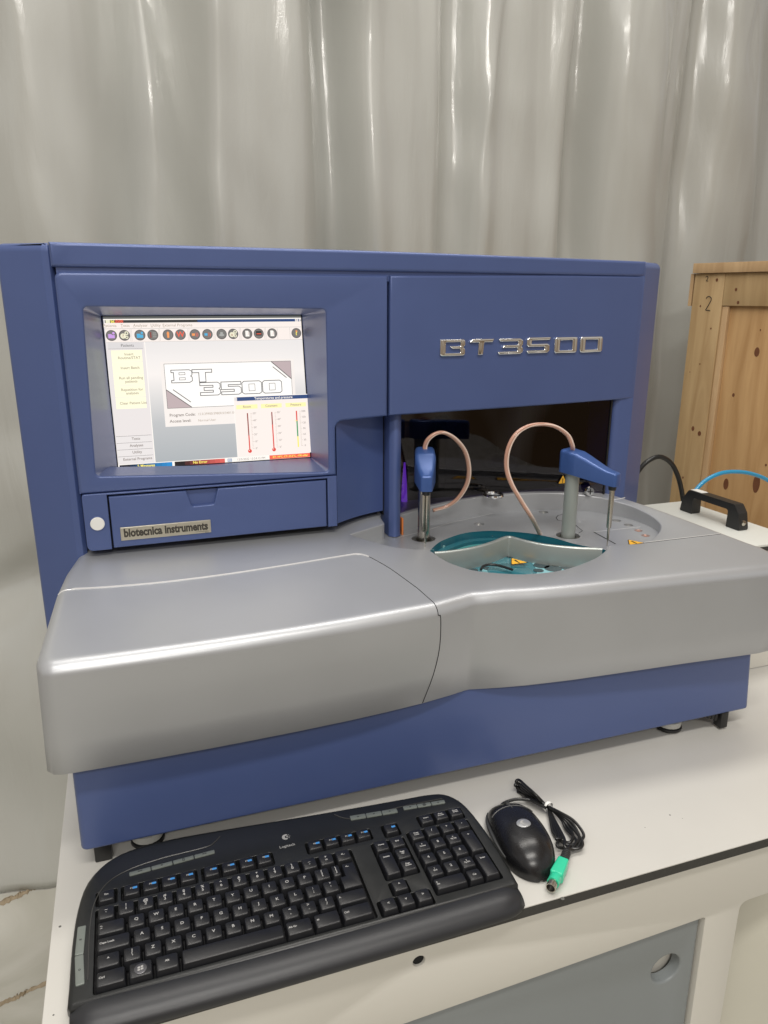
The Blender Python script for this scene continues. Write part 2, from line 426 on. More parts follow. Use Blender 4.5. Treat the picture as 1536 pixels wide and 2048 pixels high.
# funnel: from the opening back to the display glass
def qmap(c4, lp4):   # corresponding rounded loop on the screen quad
    return rpoly([(p.x, p.z) for p in c4], .0015, 4)
lo = ccw(opening); li_ = ccw(rpoly([(STL.x, STL.z), (STR.x, STR.z), (SBR.x, SBR.z), (SBL.x, SBL.z)], .0012, 4))
def ys_scr(z): return 1.16+(z-.417)/(.641-.417)*.03
def start(lp, c):
    k = min(range(len(lp)), key=lambda i: (lp[i][0]-c[0])**2+(lp[i][1]-c[1])**2); return lp[k:]+lp[:k]
lo = start(lo, O4[0]); li_ = start(li_, (STL.x, STL.z))
n = len(lo); vs = [(a, YF+.003, c) for a, c in lo]+[(a, ys_scr(c)-.001, c) for a, c in li_]
b.add(vs, [(k, (k+1) % n, n+(k+1) % n, n+k) for k in range(n)], BLUE)
bez = b.build('screen_bezel', an, smooth=40)
# chin block : two pillars either side of the drawer, slightly proud of the bezel
b = MB(); zc1 = .3655
dr = [fx(218, 993, YF), fx(650, 961, YF), fx(655.5, 1053, YF), fx(227, 1098, YF)]
dx0, dx1, dzt = (dr[0][0]+dr[3][0])/2, (dr[1][0]+dr[2][0])/2, (dr[0][1]+dr[1][1])/2
xl = P(165, 992, y=YF-.002).x; xr = P(669, 960, y=YF-.002).x
zc1 = (P(165, 990, y=YF).z+P(200, 988, y=YF).z)/2
g = .0022
cl = [(xl-.001, chin_z), (dx0-g, chin_z), (dx0-g, dzt+g*1.3), (dx1+g, dzt+g*1.3), (dx1+g, chin_z), (xr+.0005, chin_z), (xr, zc1)]
cl = [(xl-.0015, chin_z-.002), (dx0-g, chin_z-.002), (dx0-g, dzt+g*1.3), (dx1+g, dzt+g*1.3), (dx1+g, chin_z), (.2885, chin_z), (.2885, .4080), (xl-.0015, .4080)]
b.rplate([rpoly(cl, [.008, 0, 0, 0, 0, 0, 0, .004], 4)], lambda a, bb, w: V((a, YF-.0012-w, bb)), BLUE, .04, .0011, 4, back=True)
b.box(((dx0+dx1)/2, YF+.03, (chin_z+dzt)/2+.003), (dx1-dx0+.01, .045, dzt-chin_z+.006), GAP)
chin = b.build('chin_frame', an, smooth=40)
# bottom of bezel block
b = MB(); b.box((.112, YF+.085, .365), (.370, .030, .066), BLUE2, .003); b.build('chin_underside', an)
# drawer
b = MB(); nt_ = [fx(372, 987), fx(436, 983), fx(428, 1009), fx(384, 1013)]
dloop = [(dx0, chin_z-.0005), (dx1, chin_z+.001), (dx1, dzt), (dx0, dzt)]
notch = [(nt_[0][0], dzt), (nt_[3][0], nt_[3][1]), (nt_[2][0], nt_[2][1]+.0005), (nt_[1][0], dzt)]
dl2 = rpoly([dloop[0], dloop[1], dloop[2], notch[3], notch[2], notch[1], notch[0], dloop[3]], [0, 0, 0, 0, .004, .004, 0, 0], 4)
b.rplate([dl2], lambda a, bb, w: V((a, YF-.001-w, bb)), BLUE, .03, .0018, 3, back=True)
b.box(((nt_[0][0]+nt_[1][0])/2, YF+.009, dzt-.013), (.060, .006, .024), BLUE)
drawer = b.build('drawer', an, smooth=40)
# name plate
q = [fx(240, 1053), fx(421, 1040), fx(422, 1065), fx(242, 1079)]
x0, x1 = (q[0][0]+q[3][0])/2, (q[1][0]+q[2][0])/2; z0, z1 = (q[2][1]+q[3][1])/2, (q[0][1]+q[1][1])/2
b = MB(); Mn = lambda a, bb, w: V((a, YF-.0030-w, bb))
b.rplate([rrect(x0, z0, x1, z1, .0005, 2)], Mn, PLATEM, .002, .0007, 2)
Mt = lambda a, bb: V((a, YF-.0032, bb))
v, f = tmesh('biotecnica instruments', .0165, 'CENTER', .0007, 1)
wid = max(p[0] for p in v)-min(p[0] for p in v); k = (x1-x0)*.93/wid
b.add([Mt((x0+x1)/2+x*k, (z0+z1)/2+.0008+y*1.0) for x, y in v], f, PLATET)
b.box((x1-.013, YF-.0032, z0+.0028), (.018, .0002, .0004), PLATET); put_text(b, 's.p.a.', .0028, x1-.006, z0+.0016, Mt, PLATET)
b.build('name_plate', drawer, smooth=30, label='brushed metal plate reading biotecnica instruments')
# power button
p = P(195, 1048, y=YF-.003); b = MB()
b.lathe((p.x, YF-.001, p.z), [(.0095, 0), (.0095, .0016), (.0088, .0026)], WHITEP, 32, (0, -1, 0)); b.build('power_button', an, smooth=30)
b = MB(); b.lathe((p.x, YF-.0014, p.z), [(.0108, 0), (.0108, .0006), (.0098, .0010)], BLUE, 32, (0, -1, 0)); b.build('button_ring', an, smooth=30)
# niche : receding side face right of the chin
b = MB(); nb = .3305
na, nc = V((.2905, 1.066, 0)), V((.3805, 1.112, 0))
vs = []; prof = []
for k in range(9):
    t = k/8; q = na.lerp(nc, t); q.y += .006*sin(pi*t); prof.append(q)
for q in prof: vs += [(q.x, q.y, nb), (q.x, q.y, .4935)]
for q in prof: vs += [(q.x, q.y+.05, nb), (q.x, q.y+.05, .4935)]
m_ = len(prof); fs = []
for k in range(m_-1): fs += [(2*k, 2*k+2, 2*k+3, 2*k+1), (2*m_+2*k, 2*m_+2*k+2, 2*k+2, 2*k)]
fs += [(2*m_-2, 2*m_-1, 4*m_-1, 4*m_-2)]
b.add(vs, fs, BLUE); b.build('niche_panel', an, smooth=50)
# post left of the window, dark slot beside it
b = MB()
lp = rpoly([(.3832, 1.125), (.3832, 1.090), (.392, 1.080), (.4035, 1.088), (.4045, 1.20), (.3832, 1.20)], [0, .004, .009, .008, 0, 0], 5)
b.rplate([lp], lambda a, bb, w: V((a, bb, .500+w)), BLUE, .2075, .001, 2); b.build('window_post', an, smooth=40)
b = MB(); b.box((.3822, 1.16, .41), (.0018, .09, .175), GAP); b.box((.3718, 1.105, .597), (.0060, .06, .200), GAP); b.build('panel_gap', an, smooth=0)
b = MB(); b.box((.34, 1.17, .345), (.075, .04, .06), BLUE2, .002); b.build('lower_wall', an)

# ---- interior behind the tinted window, with shapes added for room reflections
b = MB()
b.box((.60, 1.398, .41), (.44, .002, .24), INNER); b.box((.60, 1.29, .297), (.42, .21, .004), INNER); b.box((.60, 1.29, .52), (.42, .21, .004), INNER)
b.box((.385, 1.29, .40), (.004, .21, .22), INNER); b.box((.811, 1.29, .41), (.004, .21, .23), INNER)
b.build('interior', an, smooth=0)
b = MB(); DK = mat('reflection_grey', (.06, .06, .065), .5); DK2 = mat('reflection_brown', (.10, .06, .035), .5)  # solid shapes added to imitate room reflections in the glass
b.box((.50, 1.33, .42), (.10, .05, .12), DK2, .003); b.box((.585, 1.30, .38), (.05, .06, .14), mat('reflection_black', (.015, .015, .018), .3), .003)
b.box((.70, 1.28, .42), (.035, .04, .15), DK, .008); b.box((.77, 1.30, .45), (.022, .03, .08), mat('reflection_orange', (.25, .07, .012), .5), .002)
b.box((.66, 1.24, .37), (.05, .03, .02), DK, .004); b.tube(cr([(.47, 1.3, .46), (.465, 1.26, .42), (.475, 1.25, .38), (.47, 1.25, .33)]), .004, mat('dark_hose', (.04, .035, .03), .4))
b.build('reflection_shapes', an)
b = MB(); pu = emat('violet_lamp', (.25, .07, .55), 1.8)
pa = P(808, 1040, y=1.17); pb = P(808, 925, y=1.17)
b.lathe((pa.x, 1.17, pa.z), [(.0045, 0), (.0055, .03), (.0045, (pb.z-pa.z)*.6), (.0015, (pb.z-pa.z))], pu, 16); b.build('violet_lamp', an, label='glowing violet lamp tube behind the tinted window')
gm = bpy.data.materials.new('tinted_glass'); gm.use_nodes = True; nt = gm.node_tree; nt.nodes.clear(); L = nt.links.new
out = nt.nodes.new('ShaderNodeOutputMaterial'); mx = nt.nodes.new('ShaderNodeMixShader'); tr = nt.nodes.new('ShaderNodeBsdfTransparent'); gl = nt.nodes.new('ShaderNodeBsdfGlossy'); fr = nt.nodes.new('ShaderNodeFresnel')
tr.inputs[0].default_value = (.40, .36, .52, 1); gl.inputs['Roughness'].default_value = .02; gl.inputs[0].default_value = (.9, .85, .85, 1); fr.inputs[0].default_value = 1.62
gg_ = nt.nodes.new('ShaderNodeNewGeometry'); iv = nt.nodes.new('ShaderNodeMath'); iv.operation = 'SUBTRACT'; iv.inputs[0].default_value = 1; L(gg_.outputs['Backfacing'], iv.inputs[1]); mu = nt.nodes.new('ShaderNodeMath'); mu.operation = 'MULTIPLY'; L(fr.outputs[0], mu.inputs[0]); L(iv.outputs[0], mu.inputs[1]); L(mu.outputs[0], mx.inputs[0]); L(tr.outputs[0], mx.inputs[1]); L(gl.outputs[0], mx.inputs[2]); L(mx.outputs[0], out.inputs[0])
gp = cr([(x, y, 0) for x, y in ((.4035, 1.113), (.45, 1.1325), (.515, 1.151), (.57, 1.1600), (.62, 1.1640), (.67, 1.1620), (.716, 1.154), (.76, 1.141), (.797, 1.126), (.8145, 1.118))], 5)
def gy(x): return min(gp, key=lambda q: abs(q.x-x)).y
b = MB(); n = len(gp); vs = []
for o in (0, .004):
    for z in (.300, .505): vs += [(q.x, q.y+o, z) for q in gp]
fs = [(k, k+1, n+k+1, n+k) for k in range(n-1)]+[(2*n+k, 3*n+k, 3*n+k+1, 2*n+k+1) for k in range(n-1)]+[(k, 2*n+k, 2*n+k+1, k+1) for k in range(n-1)]+[(n+k, n+k+1, 3*n+k+1, 3*n+k) for k in range(n-1)]+[(0, n, 3*n, 2*n), (n-1, 3*n-1, 4*n-1, 2*n-1)]
b.add(vs, fs, gm); win = b.build('window_glass', an, smooth=30, label='dark tinted curved sample window')
b = MB(); b.box((.8105, 1.1165, .40), (.0022, .003, .19), BLACKP); b.build('glass_edge', an, smooth=0)
# pull ring and lock screw on the window foot
DA = .0933
def DZ(y): return .292+(y-.8)*DA
def PD(px, py):
    d = ray(px, py); t = (.292-DA*.8-CH)/(d.z-DA*d.y); return CO+d*t
b = MB(); c = P(987, 990, z=.334); rr = [V((c.x+.013*cos(a)*1.1, c.y+.016*sin(a), c.z)) for a in [2*pi*k/28 for k in range(28)]]
b.tube(rr, .0035, CHROME, 8, closed=True); b.box((c.x+.0, c.y+.022, c.z), (.016, .018, .004), STEEL, .001)
b.build('pull_ring', an)
b = MB(); c = P(1183, 983, y=1.112); b.lathe((c.x, 1.128, c.z), [(.004, 0), (.004, .010), (.0085, .0105), (.0085, .016), (.0075, .0175), (0, .0175)], CHROME, 24, (-.2, -1, 0))
b.box((c.x-.0035, 1.1100, c.z), (.010, .0008, .0014), GAP); b.box((c.x-.0035, 1.1101, c.z), (.0014, .0008, .010), GAP); b.build('lock_screw', an)
# slender pale rod in the glass corner
def tri_label(name, M, s, parent, lab):
    b = MB(); h = s*.87
    def pp(k, e): return rpoly([(-s/2*k, -h/3*k), (s/2*k, -h/3*k), (0, h*2/3*k)], s*.05*k, 3)
    b.poly(pp(1.0, 0), lambda a, c: M(a, c, .0003), GAP); b.poly(pp(.86, 0), lambda a, c: M(a, c, .0006), LABY)
    b.poly([(-.035*s, -.12*s), (.035*s, -.12*s), (.05*s, .22*s), (-.05*s, .22*s)], lambda a, c: M(a, c-.0*s, .0009), GAP)
    b.poly(circ(0, -.185*s, .045*s, 10), lambda a, c: M(a, c, .0009), GAP)
    return b.build(name, parent, smooth=0, label=lab)
c = P(1127, 962, y=1.142)
tri_label('warning_label', lambda a, e, w: V((c.x+a, gy(c.x)-.0012-w, c.z+e)), .020, win, 'yellow warning triangle on the tinted window')

# ---- badge letters
def letter(polys, holes, x0, x1, z0, z1, nm):
    b = MB(); W, H_ = x1-x0, z1-z0
    mp = lambda lp: [(x0+a*W, z0+c*H_) for a, c in lp]
    b.rplate([rpoly(mp(polys), holes[1], 4)]+[rpoly(mp(h), .0008, 3) for h in holes[0]], lambda a, c, w: V((a, Ys(a)-.0042-w, c)), CHROME, .0045, .0019, 4, hr=.0014)
    o = b.build('badge_letter', an, smooth=50, label='chrome badge character '+nm)
def lx(c7): # crop 7 column/row -> front surface
    return 860+c7/4.151
def bx(x, y):
    px, py = 860+x/4.151, 640+y/4.151; yy = 1.08
    for _ in range(4): p = P(px, py, y=yy); yy = Ys(p.x)
    return p
def span(xa, ya, xb, yb): a, c = bx(xa, ya), bx(xb, yb); return a.x, c.x, min(a.z, c.z), max(a.z, c.z)
R = .0042
def L_(nm, sp, poly_, rad, holes=()):
    x0, x1, z0, z1 = sp; letter(poly_, (holes, rad), x0, x1, z0, z1, nm)
s0 = span(76, 303, 288, 157); L_('B', s0, [(0, 0), (1, 0), (1, .42), (.93, .52), (1, .62), (1, 1), (0, 1)], [R, R, .002, .001, .002, R, .0008],
   [[(.22, .19), (.80, .19), (.80, .42), (.50, .42), (.36, .60), (.80, .60), (.80, .82), (.22, .82)]])
s0 = span(314, 294, 529, 152); L_('T', s0, [(.36, 0), (.56, 0), (.60, .76), (.93, .76), (1, 1), (.12, 1), (0, .76), (.38, .76)], [.001, .002, .001, .002, .001, .002, .001, .001])
s0 = span(549, 289, 768, 149); L_('3', s0, [(.08, 0), (.9, 0), (1, .12), (1, .40), (.95, .50), (1, .60), (1, .88), (.88, 1), (0.02, 1), (.10, .80), (.80, .80), (.80, .60), (.26, .60), (.16, .40), (.78, .40), (.78, .20), (.0, .20)], .0012)
s0 = span(788, 279, 1000, 139); L_('5', s0, [(.08, 0), (.86, 0), (.95, .12), (.95, .50), (.86, .60), (.22, .60), (.22, .80), (.94, .80), (1, 1), (.10, 1), (.02, .88), (.02, .50), (.10, .40), (.74, .40), (.74, .20), (0, .20)], .0012)
s0 = span(1022, 277, 1218, 137); L_('0', s0, [(0, 0), (1, 0), (1, 1), (0, 1)], [R]*4, [[(.23, .19), (.78, .19), (.78, .80), (.23, .80)]])
s0 = span(1233, 271, 1428, 133); L_('0', s0, [(0, 0), (1, 0), (1, 1), (0, 1)], [R]*4, [[(.23, .19), (.78, .19), (.78, .80), (.23, .80)]])

# ---- DECK --------------------------------------------------------------
ZB = .150; RA = .0155
# plan outline columns: (lower xy at ZB, upper xy)
front_lo = [(-.090, .7982), (-.060, .7975), (-.013, .797), (.045, .7968), (.103, .7975), (.165, .799), (.231, .802), (.285, .806), (.334, .811), (.377, .818), (.402, .8235), (.409, .8240), (.418, .822), (.451, .815), (.487, .809), (.524, .805), (.56, .8015), (.601, .799), (.67, .795), (.742, .791), (.815, .786), (.870, .782)]
dseam = .015
cols = []
for i, (x, y) in enumerate(front_lo):
    ux = x+(.004 if x < 0 else 0)+(dseam*math.exp(-((x-.334)/.03)**2))
    uy = y-.011+(.006 if x > .43 else 0)
    cols.append(((x, y), (ux, uy)))
# right end, side and rear
rc = [((.892, .7835), (.890, .7815)), ((.909, .790), (.906, .788)), ((.920, .803), (.917, .802)), ((.9245, .822), (.9215, .822)), ((.922, .847), (.9205, .847)), ((.914, .870), (.9125, .870)), ((.899, .920), (.899, .920)), ((.879, .992), (.879, .992)), ((.861, 1.05), (.861, 1.05)), ((.838, 1.106), (.838, 1.106)), ((.825, 1.150), (.825, 1.15)), ((.822, 1.184), (.822, 1.184))]
YSM = PD(150, 1177).y
lc = [((-.04, 1.184), (-.04, 1.184)), ((-.055, 1.15), (-.055, 1.15)), ((-.072, 1.116), (-.0715, 1.116)), ((-.089, 1.085), (-.088, 1.085)), ((-.103, 1.028), (-.102, 1.028)), ((-.112, YSM), (-.110, YSM)), ((-.119, .893), (-.1155, .893)), ((-.1240, .850), (-.1190, .845)), ((-.1262, .826), (-.1210, .816)), ((-.1240, .8105), (-.1188, .8000)), ((-.1170, .8020), (-.1120, .7905)), ((-.1065, .7988), (-.1015, .7872))]
rear = [((x, 1.184), (x, 1.184)) for x in (.7, .5, .3, .1)]
cols = cols+rc+rear+lc
# denser smooth resampling of the side arcs
lo_l = [c[0] for c in cols]; up_l = [c[1] for c in cols]
NC = len(cols)
seam_i = 8
seam_bulge = {8: .010, 7: .004, 9: .006}
rings = []
def ring_xyz(k):
    pass
allr = []
lo_in = offset(lo_l, .003)
allr.append([V((x, y, ZB+.002)) for x, y in lo_in])
allr.append([V((x, y, ZB)) for x, y in offset(lo_l, .0012)])
allr.append([V((x, y, ZB+.0015)) for x, y in lo_l])
for t in (.33, .66, 1):
    rg = []
    for i in range(NC):
        x = lo_l[i][0]*(1-t)+up_l[i][0]*t; y = lo_l[i][1]*(1-t)+up_l[i][1]*t
        bl = seam_bulge.get(i, 0)*sin(pi*min(1, t*.9)); y2 = y
        ztop = DZ(y)-RA; rg.append(V((x+bl, y2, ZB+.0015+(ztop-ZB-.0015)*t)))
    allr.append(rg)
for k in range(1, 8):
    t = pi/2*k/7; o = RA*(1-cos(t))
    ol = offset(up_l, o); rg = []
    for i in range(NC):
        x, y = ol[i]; rg.append(V((x, y, DZ(y)-RA*(1-sin(t)))))
    allr.append(rg)
flat = [(p.x, p.y) for p in allr[-1]]
flat2 = offset(flat, .004)
allr.append([V((x, y, DZ(y))) for x, y in flat2]); flat = flat2
# basin hole (rim edge seen in the photo)
hole_px = [(757, 1086), (790, 1094), (830, 1098), (858, 1100), (878, 1113), (898, 1124), (928, 1135), (960, 1142), (1020, 1147), (1060, 1147), (1110, 1142), (1150, 1132), (1190, 1116), (1208, 1103), (1214, 1096), (1219, 1090), (1234, 1088.5), (1262, 1088), (1290, 1085), (1306, 1076), (1316, 1066), (1321, 1056), (1318, 1045), (1298, 1029), (1262, 1012), (1225, 1001), (1190, 993), (1145, 988), (1100, 986), (1050, 987), (1000, 990), (950, 996), (900, 1005), (850, 1016), (797, 1031)]
hp = [PD(*q) for q in hole_px]
hole = [(p.x, p.y) for p in cr([(p.x, p.y, 0) for p in hp], 3)]
p1, p2, p3 = PD(797, 1031), PD(768, 1047), PD(700, 1068)
hole += [(p1.x-.002, 1.13), (.3765, 1.13), (p2.x+.002, p2.y+.004), (p2.x, p2.y-.001), (p2.x-.006, p2.y-.004), (p3.x, p3.y), (p3.x+.004, p3.y-.008)]
hole = ccw(hole)
# cover seam over the top
seam_px = [(150, 1177.5), (200, 1175), (300, 1167), (380, 1158), (460, 1147.5), (530, 1137), (600, 1126), (660, 1116), (700, 1109.5), (714, 1108), (728, 1110), (745, 1117), (780, 1137), (815, 1162), (845, 1184)]
sp = [PD(*q) for q in seam_px]; chain = [(p.x, p.y) for p in cr([(p.x, p.y, 0) for p in sp], 3)]
while not inside(chain[0], offset(flat, .001)): chain.pop(0)
chain.insert(0, min(flat, key=lambda q: (q[0]-chain[0][0])**2+(q[1]-chain[0][1])**2))
chain[-1] = flat[seam_i]
si = flat.index(chain[0])
cover_poly = chain[::-1]+[] 
# cover region = seam chain + outline from left point round the front to seam_i
seg_idx = []
k = si
while k != seam_i: seg_idx.append(k); k = (k+1) % NC
cover_poly = [flat[k] for k in seg_idx]+[flat[seam_i]]+chain[::-1][1:-1]
def rstrip(b, idx_list, mt):
    vs = []; fs = []; n = len(idx_list); R_ = len(allr)
    for rg in allr:
        for i in idx_list: vs.append(rg[i])
    for r_ in range(R_-1):
        for k in range(n-1): fs.append((r_*n+k, r_*n+k+1, (r_+1)*n+k+1, (r_+1)*n+k))
    b.add(vs, fs, mt)
MD = lambda a, bb: V((a, bb, DZ(bb)))
b = MB(); idx = [(seam_i+k) % NC for k in range((si-seam_i) % NC+1)]
rstrip(b, idx, SILV)
hin = offset(hole[::-1], .0025)[::-1]   # flat starts slightly outside the hole; rim is rounded
hin = offset(hole, -.0022)
fill(b, [flat, hin], MD, SILV, test=lambda c: inside(c, flat) and not inside(c, hin) and not inside(c, cover_poly), chains=[chain])
# rounded rim and inner wall
ZFL = .2915
rg = [[V((x, y, DZ(y))) for x, y in hin], [V((x, y, DZ(y)-.0004)) for x, y in offset(hole, -.0010)], [V((x, y, DZ(y)-.0013)) for x, y in offset(hole, -.0002)], [V((x, y, DZ(y)-.0022)) for x, y in hole], [V((x, y, .252)) for x, y in hole]]
n = len(hole); vs = [p for r_ in rg for p in r_]
b.add(vs, [(i*n+k, i*n+(k+1) % n, (i+1)*n+(k+1) % n, (i+1)*n+k) for i in range(len(rg)-1) for k in range(n)], SILV)
deck = b.build('deck', an, smooth=50, label='silver right deck shell around the sample basin')
b = MB(); rstrip(b, [(si+k) % NC for k in range((seam_i-si) % NC+1)], SILV)
fill(b, [flat], MD, SILV, test=lambda c: inside(c, flat) and inside(c, cover_poly), chains=[chain])
cover = b.build('deck_cover', an, smooth=50, label='silver left deck cover panel')
# seam lines: edge highlight put in as a pale tube on top, dark gap down the front
b = MB(); b.tube([V((x, y, DZ(y)+.0001)) for x, y in chain[:34]], .0011, mat('seam_highlight', (.75, .75, .74), .3, .4), 6)
b.tube([V((x, y, DZ(y)+.0001)) for x, y in chain[33:]], .0005, GAP, 6)
b.tube([rg_[si] for rg_ in allr[8:]], .0009, MATS['seam_highlight'], 6)
sv = [rg_[seam_i] for rg_ in allr[2:]]
b.tube([p for p in cr([V(p)+V((0, -.0002, .0)) for p in sv], 3)], .0005, GAP, 6); b.build('cover_seam', deck)
b = MB(); e1, e2 = PD(1290, 1085), PD(1440, 1067.5); dd = (e2-e1)
b.tube([e1+V((0, 0, .0001)), e2+V((0, 0, .0001))], .0007, MATS['seam_highlight'], 6); 
b.tube([e1+V((0, -.0013, -.0002)), e2+V((0, -.0013, -.0002))], .0005, GAP, 6)
b.build('deck_seam', deck); b = MB(); b.tube([PD(1226, 1000), PD(1250, 995.5)], .0008, MATS['seam_highlight'], 6)
b.build('deck_seam', deck)

# ---- basin floor with disc opening
def PF(px, py, z=ZFL): p = P(px, py, z=z); return (p.x, p.y)
arc_px = [(850, 1112), (863, 1098), (875, 1087), (892, 1078), (930, 1066), (977, 1061.6), (1017, 1063), (1045, 1065), (1072, 1068.5), (1112, 1077), (1146, 1087), (1175, 1093), (1205, 1098), (1222, 1106)]
arc = [(p.x, p.y) for p in cr([(*PF(*q), 0) for q in arc_px], 4)]
disc_poly = arc+[PF(1230, 1180), PF(1020, 1200), PF(830, 1160)]
fl_out = offset(hole, -.0005)
b = MB()
holes = []
for px, py, r in ((958, 1048, .009), (1087, 1024, .009), (1233, 1041, .008), (1257, 1050, .008), (1277, 1061, .0068), (1291, 1071, .0068)):
    c = PF(px, py); holes.append(circ(c[0], c[1], r, 18))
ca = PF(847, 1077); cb = PF(1136, 1071)
holes.append(circ(ca[0], ca[1], .0195, 28)); holes.append(circ(cb[0], cb[1], .0195, 28))
FLM = SILV
fill(b, [fl_out, disc_poly]+holes, lambda x, y: V((x, y, ZFL)), FLM, test=lambda c: inside(c, fl_out) and not inside(c, disc_poly) and not any(inside(c, h) for h in holes))
for h in holes:
    n = len(h); b.add([(x, y, ZFL) for x, y in h]+[(x, y, ZFL-.01) for x, y in h], [(k, (k+1) % n, n+(k+1) % n, n+k) for k in range(n)], FLM)
floor_ = b.build('basin_floor', an, smooth=30)
for i, h in enumerate(holes):
    cx = sum(q[0] for q in h)/len(h); cy = sum(q[1] for q in h)/len(h); r = abs(h[0][0]-cx)
    mt_ = COPPER if i in (4, 5) else (GAP if i > 5 else STEEL)
    b = MB(); b.lathe((cx, cy, ZFL-(.003 if i in (4, 5) else .007)), [(r, 0), (r*.4, .0015), (0, .0015)], mt_, 20)
    b.build('cup_well', floor_, label='copper sample well' if i in (4, 5) else None)
def fline(b, pts, w=.0007, mt=GAP):
    for a, c in zip(pts[:-1], pts[1:]):
        A, C = V(a), V(c); d = (C-A).normalized(); n_ = V((-d.y, d.x))*w
        b.add([(A.x-n_.x, A.y-n_.y, ZFL+.0003), (C.x-n_.x, C.y-n_.y, ZFL+.0003), (C.x+n_.x, C.y+n_.y, ZFL+.0003), (A.x+n_.x, A.y+n_.y, ZFL+.0003)], [(0, 1, 2, 3)], mt)
for pts_, w_, m_1 in (([PF(1187, 1064), PF(1231, 1088)], .0011, GAP), ([PF(1187, 1064), PF(1281, 1054)], .0011, MATS['seam_highlight']), ([PF(1146, 1046), PF(1165, 1062), PF(1158, 1066)], .0006, GAP),
                      ([PF(*q) for q in ((1128, 1028), (1116, 1031), (1112, 1036), (1116, 1041), (1124, 1042))], .0006, GAP), ([PF(*q) for q in ((797, 1075), (850, 1062), (900, 1046), (1000, 1024))], .0008, MATS['seam_highlight'])):
    b = MB(); fline(b, pts_, w_, m_1); b.build('floor_line', floor_, smooth=0)
c2 = P(1268, 1085.5, z=ZFL)
tri_label('warning_label', lambda a, e, w: V((c2.x+a, c2.y+e*.9, ZFL+w)), .032, floor_, 'yellow warning triangle near the copper wells')

# ---- reagent disc
ap = P(1018, 1112, z=.2685); ZP = zat(ap.x, ap.y, 1073)
TPX = [(869, 1103.5), (900, 1101), (935, 1096), (965, 1089), (990, 1081), (1005, 1075), (1018, 1072), (1032, 1075), (1055, 1081), (1085, 1087), (1120, 1091), (1160, 1094), (1204, 1095.5)]
TL_ = [P(*q, z=ZP) for q in TPX]
ZD1, ZD2 = .279, .262
b = MB()
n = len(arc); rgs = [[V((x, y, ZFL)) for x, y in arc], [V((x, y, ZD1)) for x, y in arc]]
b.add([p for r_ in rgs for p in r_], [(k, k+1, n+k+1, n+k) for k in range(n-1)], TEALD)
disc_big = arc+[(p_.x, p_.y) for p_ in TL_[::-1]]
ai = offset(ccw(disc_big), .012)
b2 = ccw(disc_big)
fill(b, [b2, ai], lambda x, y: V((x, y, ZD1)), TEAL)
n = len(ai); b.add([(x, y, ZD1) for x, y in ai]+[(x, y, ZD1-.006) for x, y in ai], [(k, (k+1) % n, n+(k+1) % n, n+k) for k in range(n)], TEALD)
# glossy small lip just inside the cut
b.build('disc_rim', an, smooth=40, label='dark teal transparent rim of the reagent disc')
b = MB(); fill(b, [offset(ccw(disc_big), .010)], lambda x, y: V((x, y, ZD1-.0055)), TEAL2)
b.build('reagent_lid', an, smooth=30, label='pale teal lid of the reagent disc')
for px, py in ((889, 1089), (1080, 1068)):
    b = MB(); a = P(px-3, py+5, z=ZD1+.001); c = P(px+5, py-4, z=ZD1+.001)
    b.tube([a, c], .0022, mat('lid_tick', (.25, .45, .45), .3), 6); b.build('lid_tick', an)
# partition wall (silver, V shaped in plan)
ap = P(1018, 1112, z=ZD2+.0065); ZP = zat(ap.x, ap.y, 1073)
tp = [(869, 1103.5), (900, 1101), (935, 1096), (965, 1089), (990, 1081), (1005, 1075), (1018, 1072), (1032, 1075), (1055, 1081), (1085, 1087), (1120, 1091), (1160, 1094), (1204, 1095.5)]
tp = [P(*q, z=ZP) for q in tp]; tl = cr([(p.x, p.y, 0) for p in tp], 4)
b = MB(); T = .0034; vs = []; fs = []
prof = [(-T, 0), (-T, 1-.06), (-T*.8, .985), (0, 1.0), (T*.8, .985), (T, 1-.06), (T, 0)]
zb_ = ZD2+.0015
for i, p in enumerate(tl):
    a = tl[max(0, i-1)]; c = tl[min(len(tl)-1, i+1)]; d = (c-a).normalized(); n_ = V((-d.y, d.x, 0))
    for o, h in prof: q = p+n_*o; vs.append((q.x, q.y, zb_+(ZP-zb_)*h))
mm = len(prof)
for i in range(len(tl)-1):
    for k in range(mm-1): fs.append((i*mm+k, i*mm+k+1, (i+1)*mm+k+1, (i+1)*mm+k))
fs.append(tuple(range(mm))); fs.append(tuple((len(tl)-1)*mm+k for k in range(mm-1, -1, -1)))
b.add(vs, fs, SILV_IN); b.build('partition', an, smooth=60, label='silver curved partition standing across the reagent disc')
# tray in front of the partition
tray = [(p.x, p.y) for p in tl]+[PF(1235, 1105, ZD2), PF(1225, 1150, ZD2), PF(1120, 1190, ZD2), PF(980, 1195, ZD2), PF(870, 1150, ZD2), PF(850, 1112, ZD2)]
b = MB(); ZT = ZD1-.0015
ZT = ZD2+.006
fill(b, [ccw(tray)], lambda x, y: V((x, y, ZT)), TEAL)
def ptr(px, py, z=ZT+.0004): p = P(px, py, z=z); return (p.x, p.y)
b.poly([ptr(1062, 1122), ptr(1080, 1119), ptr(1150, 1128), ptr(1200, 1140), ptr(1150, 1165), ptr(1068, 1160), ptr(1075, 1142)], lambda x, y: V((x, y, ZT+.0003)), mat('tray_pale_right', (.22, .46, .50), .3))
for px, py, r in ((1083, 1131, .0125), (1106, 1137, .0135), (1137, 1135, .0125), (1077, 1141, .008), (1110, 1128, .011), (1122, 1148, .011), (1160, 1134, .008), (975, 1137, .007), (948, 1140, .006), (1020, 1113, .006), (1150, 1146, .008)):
    c = ptr(px, py); b.poly(circ(c[0], c[1], r, 22), lambda x, y: V((x, y, ZT+.0007)), mat('well_dark', (.03, .055, .065), .25))
